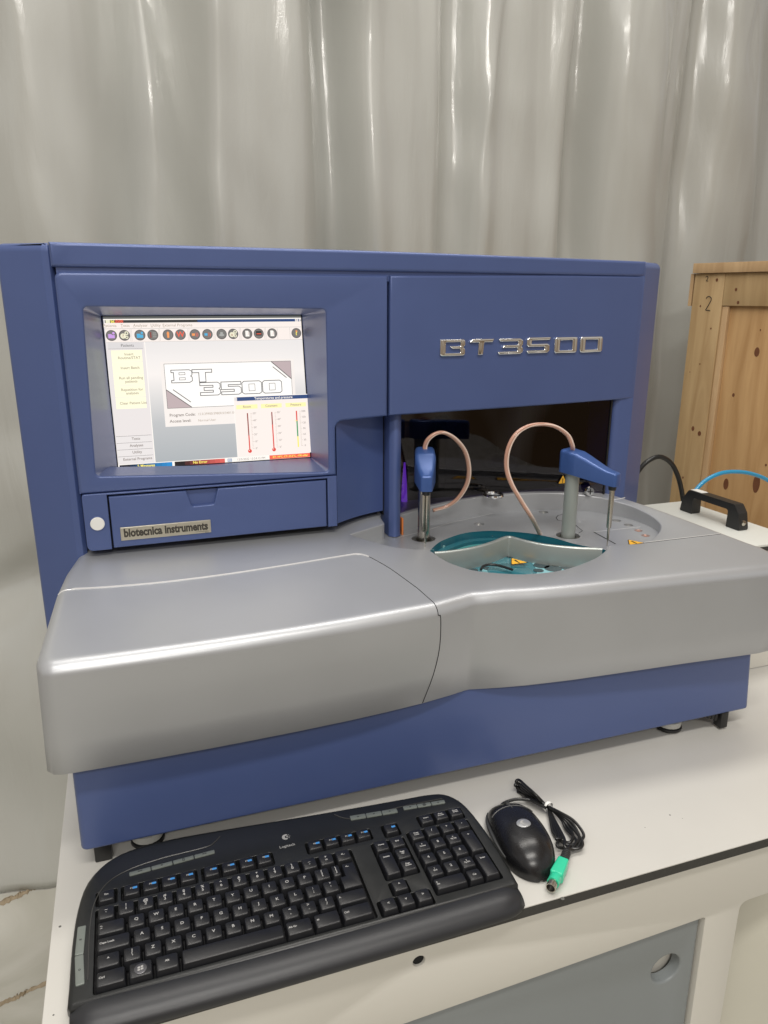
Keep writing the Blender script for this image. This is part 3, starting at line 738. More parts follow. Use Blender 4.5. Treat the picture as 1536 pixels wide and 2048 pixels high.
c = ptr(1020, 1144); b.lathe((c[0], c[1], ZT), [(.034, 0), (.034, .0015), (.031, .003), (0, .003)], TEAL, 40)
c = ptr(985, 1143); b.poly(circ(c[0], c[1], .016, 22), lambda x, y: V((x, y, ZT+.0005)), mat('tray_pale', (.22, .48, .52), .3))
tray_o = b.build('reagent_tray', an, smooth=30, label='teal reagent tray with round dark wells')
b = MB(); hpx = [(962, 1139), (966, 1133), (976, 1129.5), (992, 1130), (1008, 1134), (1025, 1139.5)]
b.tube(cr([P(*q, z=ZT+.010) for q in hpx], 5), .0021, BLACKP, 8); b.build('tray_handle', tray_o)
c3 = P(1034, 1122, z=ZT+.006)
tri_label('warning_label', lambda a, e, w: V((c3.x+a, c3.y+e*1.05, ZT+.0045+w)), .032, an, 'yellow warning triangle on the teal reagent tray')

# ---- probe arms
def arm(px_col, z_top_px, z_bot_px, px_tip, tip_top, tip_bot, label, loop_pts, colw, colmat, twin):
    bx_, by_ = px_col; tx, ty = px_tip
    root = bpy.data.objects.new('probe_arm', None); COL.objects.link(root); root.parent = an; root['label'] = label
    zt0, zb0 = zat(bx_, by_, z_top_px), zat(bx_, by_, z_bot_px)
    zt1, zb1 = zat(tx, ty, tip_top), zat(tx, ty, tip_bot)
    A, T_ = V((bx_, by_)), V((tx, ty)); Ld = (T_-A).length; d = (T_-A)/Ld; nn = V((-d.y, d.x))
    lp = rpoly([(-.020, -.0155), (.012, -.0165), (Ld+.009, -.0085), (Ld+.009, .0085), (.012, .0165), (-.020, .0155)], [.009, .02, .0045, .0045, .02, .009], 5)
    lp = sub(lp, d=.012)
    def M(a, c, w, th=.04):
        t = max(0, min(1, a/Ld)); t2 = t*t*(3-2*t)*.4+t*.6
        zt_, zb_ = zt0+(zt1-zt0)*t2, zb0+(zb1-zb0)*t
        q = A+d*a+nn*c; return V((q.x, q.y, zb_+(w/th+1)*(zt_-zb_)))
    b = MB(); b.rplate([lp], M, mat('arm_blue', (.045, .098, .285), .30, .2, mottle=(30, .05)), .04, .006, 4, back=True); b.build('arm_head', root, smooth=50)
    b = MB(); b.lathe((bx_, by_, ZFL-.012), [(colw, 0), (colw, zb0+.004-ZFL+.012)], colmat, 32); b.build('column', root, smooth=30)
    b = MB(); b.lathe((bx_, by_, ZFL-.006), [(.0185, 0), (.0185, .004), (.0135, .005), (.012, .002)], mat('collar', (.12, .12, .11), .4, .6), 28, cap=False); b.build('collar', root)
    b = MB(); b.lathe((tx, ty, zb1-.007), [(.0058, 0), (.0066, .008), (.0066, .009)], BLACKP, 20); b.build('needle_socket', root)
    b = MB(); zn = zat(tx, ty, 1062 if twin else 1055)
    if twin:
        for o in (-.0042, .0018): b.lathe((tx+o, ty, zn), [(.0028, 0), (.0030, .002), (.0030, zb1-.006-zn)], STEEL, 14)
    else: b.lathe((tx, ty, zn), [(.0036, 0), (.0040, .004), (.0040, zb1-.006-zn)], STEEL, 16)
    b.lathe((tx, ty, zn-.020), [(.0018, 0), (.0019, .021)], STEEL, 10)
    b.lathe((tx, ty, ZFL-.004), [(.0006, 0), (.0010, zn-.018-ZFL+.004)], STEEL, 8); b.build('needle', root, smooth=40)
    b = MB(); b.tube(cr(loop_pts, 8), .0030, TUBE, 12)
    # clear outer skin reads as a second pale line
    b.tube([p+V((.0026, -.0012, 0)) for p in cr(loop_pts, 8)], .0019, mat('tubing_pale', (.72, .56, .48), .25), 8); b.build('tubing', root)
    return root
tA = PF(849, 1098); tB = PF(1214, 1100)
tA = PF(850, 1094)
ay = ca[1]-.008
lpA = [P(850, 905, y=ca[1]+.006), P(849, 893, y=ca[1]+.006), P(856, 878, y=ca[1]+.002), P(872, 867, y=ca[1]), P(890, 866, y=ca[1]), P(912, 880, y=ca[1]+.005), P(930, 905, y=ca[1]+.01), P(937, 940, y=ca[1]+.015), P(932, 970, y=ca[1]+.02), P(915, 997, y=ca[1]+.025), P(893, 1013, y=ca[1]+.03), P(866, 1021, y=ca[1]+.03)]
arm(ca, 897, 958, tA, 949, 981, 'left probe arm pointing at the viewer, with a pink tube loop', lpA, .0098, STEEL, True)
cy = cb[1]
lpB = [P(1144, 900, y=cy+.004), P(1143, 890, y=cy), P(1134, 870, y=cy), P(1112, 854, y=cy), P(1085, 848.5, y=cy), P(1055, 853, y=cy), P(1030, 870, y=cy), P(1015, 900, y=cy), P(1012, 935, y=cy), P(1022, 968, y=cy-.005), P(1042, 1003, y=cy-.01), P(1062, 1035, y=cy-.01), P(1079, 1068, z=ZFL)]
arm(cb, 899, 944, PF(1214, 1092), 944, 971, 'right probe arm reaching forward to the right, with a large pink tube loop', lpB, .0112, COLUMN, False)
b = MB(); b.box((.4085, 1.098, .305), (.003, .012, .030), mat('copper_orange', (.65, .2, .05), .4), .001); b.build('copper_strip', an)  # plain copper-coloured strip beside the window post

# ---- base plinth and feet
b = MB(); bl = rpoly([(-.101, .8155), (.9065, .8155), (.9065, 1.44), (-.101, 1.44)], .008, 4)
b.rplate([bl], lambda a, c, w: V((a, c-w*.09*(1 if c < 1 else 0), .03-w)), BLUE, .14, .004, 3); b.build('base_plinth', an, smooth=40)
b = MB(); b.box((.403, 1.13, .0265), (.97, .58, .006), GAP); b.build('base_shadow_slab', an, smooth=0)  # black slab put in for the shadow under the base
def foot(px, py, name='levelling_foot'):
    c = P(px, py, z=.006); b = MB()
    b.lathe((c.x, c.y+.026, 0), [(.017, 0), (.021, .003), (.021, .007), (.018, .009)], BLACKP, 28); b.lathe((c.x, c.y+.026, .009), [(.0195, 0), (.0195, .009), (.008, .010), (.008, .018)], mat('foot_plate', (.45, .45, .42), .5), 24)
    b.build(name, an, smooth=40)
foot(297, 1700); foot(1358, 1466)
c = V((-.072, .835, 0)); c = P(208, 1722, z=.001)
b = MB(); b.box((c.x, c.y+.008, .0155), (.020, .016, .030), BLACKP, .0015); b.build('foot_bracket', an)
c = P(1447, 1456, z=.004); b = MB(); b.box((c.x, c.y+.008, .018), (.014, .016, .028), BLACKP, .001)
for k in range(3): b.box((c.x-.013-.007*k, c.y+.010, .024+.002*k), (.006, .012, .014-.003*k), BLACKP, .001)
b.build('foot_bracket', an)

# ---- SCREEN ------------------------------------------------------------
sn = ((STR-STL).cross(SBL-STL)).normalized()
if sn.y > 0: sn = -sn
ex = (STR-STL).normalized(); eu = (STL-SBL); eu = (eu-ex*eu.dot(ex)).normalized()
def sab(cx, cy):   # crop-1 pixel -> screen metres
    p = PPL(180+cx/3.072, 600+cy/3.072, STL, sn); d = p-SBL; return d.dot(ex), d.dot(eu)
SW, SH = (STR-STL).length, (STL-SBL).dot(eu)
def MS(w): return lambda a, bb: SBL+ex*a+eu*bb+sn*w
sb = MB()
def sgrad():
    m = bpy.data.materials.new('lcd_gradient'); m.use_nodes = True; nt = m.node_tree; b = nt.nodes['Principled BSDF']; L = nt.links.new
    b.inputs['Base Color'].default_value = (.01, .01, .01, 1); b.inputs['Roughness'].default_value = .3
    tc = nt.nodes.new('ShaderNodeTexCoord'); se = nt.nodes.new('ShaderNodeSeparateXYZ'); L(tc.outputs['Generated'], se.inputs[0])
    r = nt.nodes.new('ShaderNodeValToRGB'); e = r.color_ramp.elements
    e[0].position = 0; e[0].color = (.42, .45, .47, 1); e[1].position = 1; e[1].color = (.78, .76, .76, 1); e2 = e.new(.62); e2.color = (.95, .90, .87, 1); e3 = e.new(.3); e3.color = (.55, .56, .57, 1)
    L(se.outputs['Z'], r.inputs[0]); L(r.outputs[0], b.inputs['Emission Color']); b.inputs['Emission Strength'].default_value = .95; return m
WL = emat('ui_white', (.98, .93, .87)); PK = emat('ui_panel', (.93, .84, .79)); GR = emat('ui_grey', (.74, .70, .69)); YE = emat('ui_yellow', (1.0, .98, .72)); TX = emat('ui_text', (.26, .22, .20)); TXL = emat('ui_text_light', (.42, .34, .26)); BK = emat('ui_dark', (.045, .045, .045)); NV = emat('ui_navy', (.03, .07, .20)); RD = emat('ui_red', (.75, .07, .05)); RDB = emat('ui_red_bright', (.9, .13, .07)); BLU = emat('ui_blue', (.02, .22, .55)); YT = emat('ui_yellow_text', (1, .85, .15)); GN = emat('ui_green', (.05, .32, .12)); BTN = emat('ui_button', (.11, .10, .10)); DKR = emat('ui_dark_red', (.30, .05, .04)); MAU = emat('ui_mauve', (.52, .42, .43)); LN = emat('ui_line', (.11, .105, .105)); FRM = emat('lcd_frame', (.12, .125, .12)); ORG = emat('ui_orange', (.95, .35, .12)); PUR = emat('ui_purple', (.62, .36, .80)); SKY = emat('ui_sky', (.10, .45, .72)); SLV = emat('ui_silver', (.40, .40, .38)); MAG = emat('ui_magenta', (.55, .04, .15)); CRM = emat('ui_cream', (.85, .82, .62))
_lay = [0]
def rect(x0, y0, x1, y1, mt, w=None, exact=None):
    _lay[0] += 1; w = w if w is not None else .0004
    a0, b0 = sab(x0, y0); a1, b1 = sab(x1, y1); rab(a0, b1, a1, b0, mt, w)
def rab(a0, b0, a1, b1, mt, w):
    M = MS(w); sb.add([M(a0, b0), M(a1, b0), M(a1, b1), M(a0, b1)], [(0, 1, 2, 3)], mt)
def st(txt, cx, cy, size, mt=TX, w=.0016, align='CENTER', bold=0, sx=1): a, c = sab(cx, cy); put_text(sb, txt, size, a, c, MS(w), mt, align, bold, sx)
base_s = MB(); base_s.add([MS(0)(0, 0), MS(0)(SW, 0), MS(0)(SW, SH), MS(0)(0, SH)], [(0, 1, 2, 3)], sgrad())
scr_o = base_s.build('display_screen', an, smooth=0, label='lit touch screen showing the program menu')
# everything laid out in screen metres (a right, c up)
def A(cx, cy): return sab(cx, cy)
L0 = 0; top_c = SH
y_title = A(700, 130)[1]; 
rab(0, SH-.0045, SW, SH, FRM, .0003)
rab(0, SH-.0062, SW, SH-.0045, WL, .0004)
rab(.002, A(400, 139)[1], SW-.001, SH-.0062, BK, .0004); rab(SW*.45, A(400, 139)[1], SW-.001, SH-.0062, NV, .0006)
yt = (A(400, 139)[1]+SH-.0062)/2
rab(.003, yt-.0022, .009, yt+.0022, CRM, .0008); put_text(sb, 'bt', .0062, .0125, yt, MS(.001), YT, bold=.0002); put_text(sb, '3500', .0058, .0215, yt, MS(.001), RDB, bold=.0002)
for k in (0, 1): rab(SW-.0135+k*.0062, yt-.0022, SW-.0085+k*.0062, yt+.0022, GR, .0008); put_text(sb, '?x'[k], .004, SW-.011+k*.0062, yt, MS(.001), BK)
ym = A(300, 175)[1]; rab(0.0008, ym, SW, A(400, 139)[1], PK, .0004)
ymid = (ym+A(400, 139)[1])/2
for s_, xx in (('Patients', 122), ('Tests', 216), ('Analyzer', 310), ('Utility', 403), ('External Programs', 538)):
    aa = A(xx, 160)[0]; put_text(sb, s_, .0058, aa, ymid, MS(.0009), TXL)
    v_, f_ = tmesh(s_, .0058); x_ = min(q_[0] for q_ in v_); rab(aa+x_, ymid-.0029, aa+x_+.003, ymid-.0026, TXL, .0009)
rab(0, ym-.0004, SW, ym, SLV, .0008)
yb = A(600, 257)[1]+.001; rab(.001, yb, SW, ym-.0004, PK, .0004); rab(.001, yb-.0003, SW, yb, SLV, .0008)
yi = (yb+ym)/2
ICO = [(132, PUR), (212, CRM), (307, SKY), (386, DKR), (480, ORG), (556, RDB), (645, ORG), (722, SKY), (809, SLV), (880, CRM), (967, WL), (1037, BK), (1120, WL), (1268, ORG)]
for i, (xx, cc) in enumerate(ICO):
    a = A(xx, 220)[0]; R_ = .0078
    sb.poly(circ(a, yi, R_, 24), MS(.0009), BTN); sb.poly(circ(a, yi, R_*.86, 24), MS(.0012), emat('ui_button_in', (.20, .19, .18)))
    M = MS(.0015)
    if i in (0, 2): sb.poly([(a-.0045, yi-.004), (a+.0045, yi-.004), (a+.0045, yi+.0005), (a+.001, yi+.0005), (a, yi+.002), (a-.0045, yi+.002)], M, cc); sb.poly(circ(a+.003, yi+.0032, .0018, 10), M, cc)
    elif i in (1, 9):
        sb.poly(circ(a-.002, yi-.001, .0038, 14), M, cc); sb.poly(circ(a+.003, yi+.003, .0028, 12), M, cc); sb.poly(circ(a+.003, yi-.003, .0024, 12), M, cc)
        sb.poly(circ(a+.003, yi+.003, .0012, 10), MS(.0018), BTN); sb.poly(circ(a+.003, yi-.003, .001, 10), MS(.0018), BTN); put_text(sb, '?' if i == 1 else 'o', .006, a-.002, yi-.001, MS(.0018), DKR)
    elif i == 3:
        for k in (-1, 0, 1): rab(a, yi+k*.0028-.0005, a+.005, yi+k*.0028+.0005, SLV, .0015); sb.poly(circ(a-.003, yi+k*.0028, .0013, 8), M, DKR)
    elif i == 4: sb.poly([(a-.0014, yi-.0045), (a+.0014, yi-.0045), (a+.0018, yi+.003), (a, yi+.005), (a-.0018, yi+.003)], M, cc)
    elif i == 5: put_text(sb, 'W', .011, a, yi, M, cc, bold=.0002)
    elif i in (6, 7): rab(a-.0045, yi-.002, a, yi+.0015, cc, .0015); put_text(sb, '))', .007, a+.003, yi, M, RDB)
    elif i == 8: sb.poly(circ(a, yi-.0015, .004, 14, .0018), M, SLV); rab(a-.002, yi, a+.002, yi+.003, SLV, .0015)
    elif i == 11: rab(a-.0045, yi-.003, a+.0045, yi+.004, BK, .0015); rab(a-.0035, yi-.001, a+.0035, yi+.0002, RDB, .0018)
    elif i in (10, 12): sb.poly([(a-.003, yi-.0042), (a+.003, yi-.0042), (a+.003, yi+.002), (a+.001, yi+.0045), (a-.003, yi+.0045)], M, WL); put_text(sb, '/', .006, a+.0015, yi, MS(.0018), DKR)
    elif i == 13: put_text(sb, '?', .010, a, yi, M, YT, bold=.0003); sb.poly(circ(a, yi+.003, .0014, 10), MS(.0018), cc)
for xx in (248, 256, 422, 430, 602, 610, 760, 768, 918, 926, 1072, 1080, 1152, 1228):
    a = A(xx, 220)[0]; rab(a, yb+.001, a+.0003, ym-.001, SLV, .0009)
# left column
xr_ = A(340, 300)[0]; ybot = A(300, 1030)[1]
xs = A(345, 400)[0]
ys2 = A(300, 1000)[1]
rab(.001, .0085, xs, yb-.0005, emat('ui_column', (.80, .75, .74)), .0006); rab(xs, .0085, xs+.0012, yb-.0005, WL, .0008)
yh = yb-.0095; rab(.003, yh, xs-.002, yb-.001, emat('ui_head', (.72, .69, .69)), .0009); rab(.003, yh-.0003, xs-.002, yh, LN, .0011); put_text(sb, 'Patients', .0058, .030, yh+.0045, MS(.0014), BTN)
H5 = (A(200, 305)[1]-A(200, 668)[1])/5; yy0 = yh-.0022
names = ['Insert\nRoutine/STAT', 'Insert Batch', 'Run all pending\npatients', 'Repetition for\nanalyses', 'Clear Patient List']
for i, s_ in enumerate(names):
    t_ = yy0-i*H5; rab(.0065, t_-H5+.0006, xs-.0045, t_, YE, .0009); yc = t_-H5/2
    parts = s_.split('\n')
    for k, q_ in enumerate(parts): put_text(sb, q_, .0055, .031, yc+(.0026-.0052*k if len(parts) > 1 else 0), MS(.0013), TXL, bold=.00008)
hh = .0101
for i, s_ in enumerate(['External Programs', 'Utility', 'Analyses', 'Tests']):
    c_ = .0105+i*hh; rab(.002, c_, xs-.0015, c_+hh-.0005, emat('ui_head2', (.80, .76, .75)), .0009); rab(.002, c_+hh-.0007, xs-.0015, c_+hh-.0003, LN, .0011); put_text(sb, s_, .0056, .030, c_+hh/2, MS(.0014), TX, bold=.00008)
# status bar
rab(0, 0, SW, .0085, WL, .0006)
def bar(x0, x1, c1, c2, txt, n=10):
    for k in range(n):
        t_ = max(0, (k/(n-1)-.15)/.85); col = tuple(c1[j]*(1-t_)+c2[j]*t_ for j in range(3)); rab(x0+(x1-x0)*k/n, .0012, x0+(x1-x0)*(k+1)/n, .0075, emat('bar_%s_%d' % (txt[:2], k), col), .0009)
    put_text(sb, txt, .0056, (x0+x1)/2, .0044, MS(.0014), YT, bold=.00015)
a1_ = A(505, 1000)[0]; a2_ = A(520, 1000)[0]; a3_ = A(828, 980)[0]
bar(.003, a1_, (.01, .01, .02), (.02, .25, .60), '5 Messages'); bar(a2_, a3_, (.01, .005, .005), (.72, .12, .10), 'No Error')
a4 = A(1102, 960)[0]; rab(a3_+.004, .0018, a3_+.011, .007, emat('ui_ic', (.35, .42, .55)), .0009); put_text(sb, 'PC', .004, a3_+.0075, .0044, MS(.0013), WL)
put_text(sb, '12/5/2022 13:24:12 PM', .0048, (a3_+.012+a4)/2, .0044, MS(.0012), TX)
rab(a4, .0015, SW-.001, .0078, RDB, .0009); put_text(sb, 'RT: 19°C, CT: 37.5°C, -190 mBar', .0042, (a4+SW)/2, .0046, MS(.0014), YT, bold=.0001)
# centre card
c0 = A(430, 380); c1_ = A(465, 780); cr_ = A(1250, 370)
xa, xb_, yt_, yb_ = c0[0], cr_[0], c0[1], c1_[1]
rab(xa, yb_, xb_, yt_, emat('ui_card', (.90, .84, .80)), .0008)
ia = A(455, 395); ib = A(482, 665); ic = A(1230, 378)
x0_, x1_, y1_, y0_ = ia[0], ic[0], ia[1], ib[1]
rab(x0_-.0006, y0_-.0006, x1_+.0006, y1_+.0006, LN, .0010); rab(x0_, y0_, x1_, y1_, emat('ui_card_white', (1.0, .97, .93)), .0013)
w_, h_ = x1_-x0_, y1_-y0_
sb.poly([(x0_, y0_), (x0_+w_*.185, y0_), (x0_, y0_+h_*.42)], MS(.0016), MAU); sb.poly([(x1_, y1_), (x1_-w_*.16, y1_), (x1_, y1_-h_*.42)], MS(.0016), MAU)
def bar2(xA, yA, xB, yB, wd, mt, w): 
    d = V((xB-xA, yB-yA)).normalized(); nn = V((-d.y, d.x))*wd/2; M = MS(w); sb.add([M(xA-nn.x, yA-nn.y), M(xB-nn.x, yB-nn.y), M(xB+nn.x, yB+nn.y), M(xA+nn.x, yA+nn.y)], [(0, 1, 2, 3)], mt)
bar2(x0_, y0_+h_*.42, x0_+w_*.185, y0_, .0012, LN, .0018); bar2(x0_+w_*.05, y0_+h_*.42, x0_+w_*.18, y0_+h_*.12, .0012, LN, .0018)
bar2(x1_-w_*.16, y1_, x1_, y1_-h_*.42, .0012, LN, .0018); bar2(x1_-w_*.15, y1_-h_*.12, x1_-w_*.04, y1_-h_*.39, .0012, LN, .0018)
# outlined BT / 3500 built from the badge glyph idea
def glyph(pts, holes, gx0, gy0, gw, gh):
    mp = lambda lp: ccw([(gx0+a*gw, gy0+c*gh) for a, c in lp])
    o = mp(pts); sb.poly(offset(o, -.0009), MS(.0019), LN); inner = offset(o, .0002)
    hs = [mp(h) for h in holes]
    sb.poly(inner, MS(.0022), emat('ui_glyph', (1.0, .98, .95)))
    for h in hs: sb.poly(h, MS(.0025), LN); sb.poly(offset(h, .0007), MS(.0028), emat('ui_card_white', (1, 1, 1)))
GB = ([(0, 0), (.88, 0), (1, .12), (1, .4), (.92, .5), (1, .6), (1, .88), (.88, 1), (0, 1), (0, .84), (.12, .84), (.12, .16), (0, .16)], [[(.36, .18), (.68, .18), (.68, .40), (.36, .40)], [(.36, .60), (.68, .60), (.68, .82), (.36, .82)]])
GT = ([(.34, 0), (.66, 0), (.66, .78), (1, .78), (1, 1), (0, 1), (0, .78), (.34, .78)], [])
G3 = ([(0, 0), (.88, 0), (1, .12), (1, .4), (.93, .5), (1, .6), (1, .88), (.88, 1), (0, 1), (0, .8), (.66, .8), (.66, .6), (.2, .6), (.2, .4), (.66, .4), (.66, .2), (0, .2)], [])
G5 = ([(0, 0), (.88, 0), (1, .12), (1, .5), (.88, .62), (.34, .62), (.34, .8), (1, .8), (1, 1), (0, 1), (0, .42), (.66, .42), (.66, .2), (0, .2)], [])
G0 = ([(.1, 0), (.9, 0), (1, .12), (1, .88), (.9, 1), (.1, 1), (0, .88), (0, .12)], [[(.33, .2), (.67, .2), (.67, .8), (.33, .8)]])
q0 = A(497, 430); q1 = A(512, 508); q2 = A(745, 430); gh = q0[1]-q1[1]-.0008; gx = q0[0]; gw = (q2[0]-q0[0])
glyph(*GB, gx, q1[1], gw*.50, gh); glyph(*GT, gx+gw*.52, q1[1], gw*.48, gh)
r0 = A(672, 510); r1 = A(680, 586); r2 = A(1180, 500); ghh = r0[1]-r1[1]; gx = r0[0]; gw = (r2[0]-r0[0])
for k, G in enumerate((G3, G5, G0, G0)): glyph(*G, gx+gw*.25*k+.0006, r1[1], gw*.232, ghh)
yq = A(485, 708)[1]; put_text(sb, 'Program Code:', .0062, A(488, 708)[0], A(520, 708)[1], MS(.0012), TX, 'LEFT', .0001); put_text(sb, '12.0.39900/39800.0/3401.0/', .0050, A(662, 700)[0], A(700, 700)[1], MS(.0012), TXL, 'LEFT')
put_text(sb, 'Access level:', .0062, A(490, 745)[0], A(520, 745)[1], MS(.0012), TX, 'LEFT', .0001); put_text(sb, 'Normal User', .0050, A(664, 739)[0], A(700, 739)[1], MS(.0012), TXL, 'LEFT')
# temperature window
tw0 = A(882, 598); xa = tw0[0]; yt_ = tw0[1]+.0008; rab(xa-.0008, .0088, SW, yt_, WL, .0030); rab(xa, .0092, SW-.0004, yt_-.0008, PK, .0033); rab(xa+.004, yt_-.0068, SW-.0006, yt_-.0010, NV, .0036)
rab(xa+.0006, yt_-.0064, xa+.0046, yt_-.0014, GR, .0038); put_text(sb, 'Temperatures and pressure', .0054, (xa+SW)/2+.003, yt_-.0039, MS(.0040), WL, bold=.00008)
for k, (s_, xx) in enumerate((('Room', 962), ('Counters', 1112), ('Pressure', 1262))):
    a = A(xx, 655)[0]; hw = .0165; a = min(a, SW-hw-.001); rab(a-hw, yt_-.0195, a+hw, yt_-.013, emat('ui_tab', (1.0, .92, .45)), .0036); put_text(sb, s_, .0050, a, yt_-.0162, MS(.0040), TXL, bold=.0001)
zt_, zb_ = yt_-.026, .0185
for k, (xx, n_) in enumerate(((972, 6), (1121, 6), (1272, 0))):
    a = A(xx, 800)[0]
    if k < 2:
        rab(a-.0009, zb_, a+.0009, zt_, DKR, .0036); rab(a-.0009, zb_, a+.0009, zb_+(zt_-zb_)*(.40 if k == 0 else .66), RD, .0038); sb.poly(circ(a, zb_-.0015, .0030, 16), MS(.0039), RD); sb.poly(circ(a-.0008, zb_-.0005, .0007, 8), MS(.0042), WL)
    else:
        Hh = zt_-zb_; rab(a-.0010, zb_, a+.0010, zb_+Hh*.30, YT, .0036); rab(a-.0010, zb_+Hh*.30, a+.0010, zb_+Hh*.72, GN, .0037); rab(a-.0010, zb_+Hh*.72, a+.0010, zt_, RD, .0036); rab(a-.0035, zb_+Hh*.72, a+.0005, zb_+Hh*.735, YT, .0040)
    labs = ['0°', '10°', '20°', '30°', '40°', '50°'] if k < 2 else ['0', '30', '60', '90', '120', '150', '200']
    nn_ = len(labs)-1
    for j in range(nn_*5+1):
        yy = zb_+.002+(zt_-zb_-.003)*j/(nn_*5); ln = .0034 if j % 5 == 0 else .0018; rab(a+.0045, yy, a+.0045+ln, yy+.00035, TXL, .0037)
    for j, s_ in enumerate(labs): put_text(sb, s_, .0042, min(a+.0112, SW-.0035), zb_+.002+(zt_-zb_-.003)*j/nn_, MS(.0040), TX)
sb.build('screen_graphics', scr_o, smooth=0, flip=False)
b = MB(); e = .0006
for (p, q_) in ((STL, STR), (STR, SBR), (SBR, SBL), (SBL, STL)): b.tube([p+sn*.001, q_+sn*.001], .0013, GAP, 6)
b.build('screen_gasket', scr_o)

# ================================================================== KEYBOARD
kb = empty('keyboard', (.14, .70, 0), 'black multimedia keyboard lying at the front edge of the table', 'keyboard')
def KZ(y): return .0165+(y-.60)*.045          # case top
kout = [(-.1065, .640), (-.1060, .690), (-.1025, .735), (-.0935, .772), (-.073, .797), (-.045, .809), (0, .8125), (.06, .8095), (.12, .805), (.18, .8005), (.24, .7965), (.30, .793), (.335, .791), (.357, .785), (.371, .768), (.3775, .745), (.3805, .71), (.3815, .67), (.3800, .635), (.379, .618)]
kout = [(p.x, p.y) for p in cr([(x, y, 0) for x, y in kout], 3)]+[(.376, .613), (-.104, .613), (-.107, .618)]
pk = .02055
rows = {'F': .7405, 'N': .7150, 'Q': .6945, 'A': .6740, 'Z': .6535, 'C': .6330}
well = []
def W(x0, y0, x1, y1): well.append(rrect(x0, y0, x1, y1, .0025, 2))
x_m0, x_m1 = -.0835, .2085
W(x_m0, .6215, x_m1, .7258)
W(-.0835, .7300, -.0605, .7510); W(-.0568, .7300, .0275, .7510); W(.0318, .7300, .1165, .7510); W(.1565, .7335, .2405, .7525)
W(.2545, .7300, .2765, .7520); W(.3035, .7330, .3655, .7535)
W(.2330, .6660, .2765, .7260); W(.2125, .6195, .2765, .6415); W(.2335, .6415, .2560, .6625)
W(.2808, .6285, .3655, .7300)
# merge arrow wells: keep separate loops but non overlapping
well[-2] = rrect(.2335, .6425, .2560, .6625, .0025, 2)
b = MB(); b.rplate([kout]+well, lambda a, c, w: V((a, c, KZ(c)+w)), CASEM, .0125, .0055, 4, hr=.0006); case = b.build('case', kb, smooth=40)
b = MB(); b.poly([(-.100, .617), (.374, .617), (.374, .775), (-.085, .775)], lambda a, c: V((a, c, KZ(c)-.0085)), GAP); b.build('key_bed', kb, smooth=0)
# palm rest
b = MB(); N = 60; vs = []; fs = []
prof = [(.0000, .001), (-.0010, .005), (.0005, .0092), (.004, .0130), (.009, .0160), (.015, .0178), (.021, .0184), (.026, .0181), (.0285, .0176)]
for i in range(N+1):
    t = i/N; x = -.1045+(.377+.1045)*t
    yb0 = .5880-.0035*sin(pi*t)+(.006 if False else 0)
    e_ = min(t, 1-t)*N; dx = 0; sh = 0
    if e_ < 4: sh = (4-e_)/4; 
    for (oy, z) in prof: 
        zz = z*(1-.38*sh**3); yy = yb0+oy*(1-.0*sh)+.010*sh**3*(1-oy/.0285)
        vs.append((x, yy, zz))
m_ = len(prof)
for i in range(N):
    for k in range(m_-1): fs.append((i*m_+k, (i+1)*m_+k, (i+1)*m_+k+1, i*m_+k+1))
fs.append(tuple(range(m_))); fs.append(tuple(N*m_+k for k in range(m_-1, -1, -1)))
b.add(vs, fs, PALMM); b.build('palm_rest', kb, smooth=60)
# keys
def key(x0, x1, y, leg, nm='key', hgt=.0072, dy=pk, extra=None, small=False, legb=None, poly=None, tilt=0):
    """x0,x1 cell bounds, y cell centre"""
    b = MB(); g_ = .0007
    cell = [(x0+g_, y-dy/2+g_), (x1-g_, y-dy/2+g_), (x1-g_, y+dy/2-g_), (x0+g_, y+dy/2-g_)] if poly is None else poly
    base = rpoly(cell, .0012, 2) if poly is None else ccw(poly)
    zb = KZ(y)-.0065; zt_ = KZ(y)+hgt-.0028
    def ring(ins_f, ins_b, ins_s, z, rr=.0012):
        if poly is None: return [(p[0], p[1], z) for p in rpoly([(x0+g_+ins_s, y-dy/2+g_+ins_f), (x1-g_-ins_s, y-dy/2+g_+ins_f), (x1-g_-ins_s, y+dy/2-g_-ins_b), (x0+g_+ins_s, y+dy/2-g_-ins_b)], rr, 3)]
        return [(p[0], p[1]-.0004, z) for p in offset(base, ins_s*.8)]
    rs = [ring(0, 0, 0, zb), ring(.0020, .0008, .0014, zt_-.0012, .002), ring(.0024, .0011, .0018, zt_-.0003, .002), ring(.0030, .0016, .0024, zt_, .002)]
    dz = lambda X_, Y_: 0
    n = len(rs[0]); vs = [p for r_ in rs for p in r_]
    b.add(vs, [(i*n+k, i*n+(k+1) % n, (i+1)*n+(k+1) % n, (i+1)*n+k) for i in range(3) for k in range(n)]+[tuple(3*n+k for k in range(n))], KEYM)
    M = lambda a, c: V((a, c, zt_+.00018))
    lxx = x0+.0062 if (x1-x0) > pk*1.3 else (x0+x1)/2
    al = 'LEFT' if (x1-x0) > pk*1.3 else 'CENTER'
    if al == 'LEFT': lxx = x0+.0042
    ly = y+.0018
    if isinstance(leg, str) and leg:
        ls = leg.split('\n')
        sz = .0052 if all(len(q) <= 2 for q in ls) else .0034
        if small: sz = .0030
        for k, s_ in enumerate(ls): put_text(b, s_, sz, lxx, ly+(len(ls)-1)*sz*.46-k*sz*.95+(dy/2-.0103 if dy > pk*1.2 else 0), M, LEG_W, al, .00012)
    if legb:
        kx = (x0+x1)/2+.0035; b.poly([(kx-.0022, y+.0004), (kx+.0026, y+.0004), (kx+.0026, y+.0034), (kx-.0022, y+.0034)], M, LEG_B)
    return b, M, b
def K(x0, x1, row, leg, nm='key', **k):
    y = rows[row] if isinstance(row, str) else row; b, M, _ = key(x0, x1, y, leg, **k); return b.build(nm, kb, smooth=40)
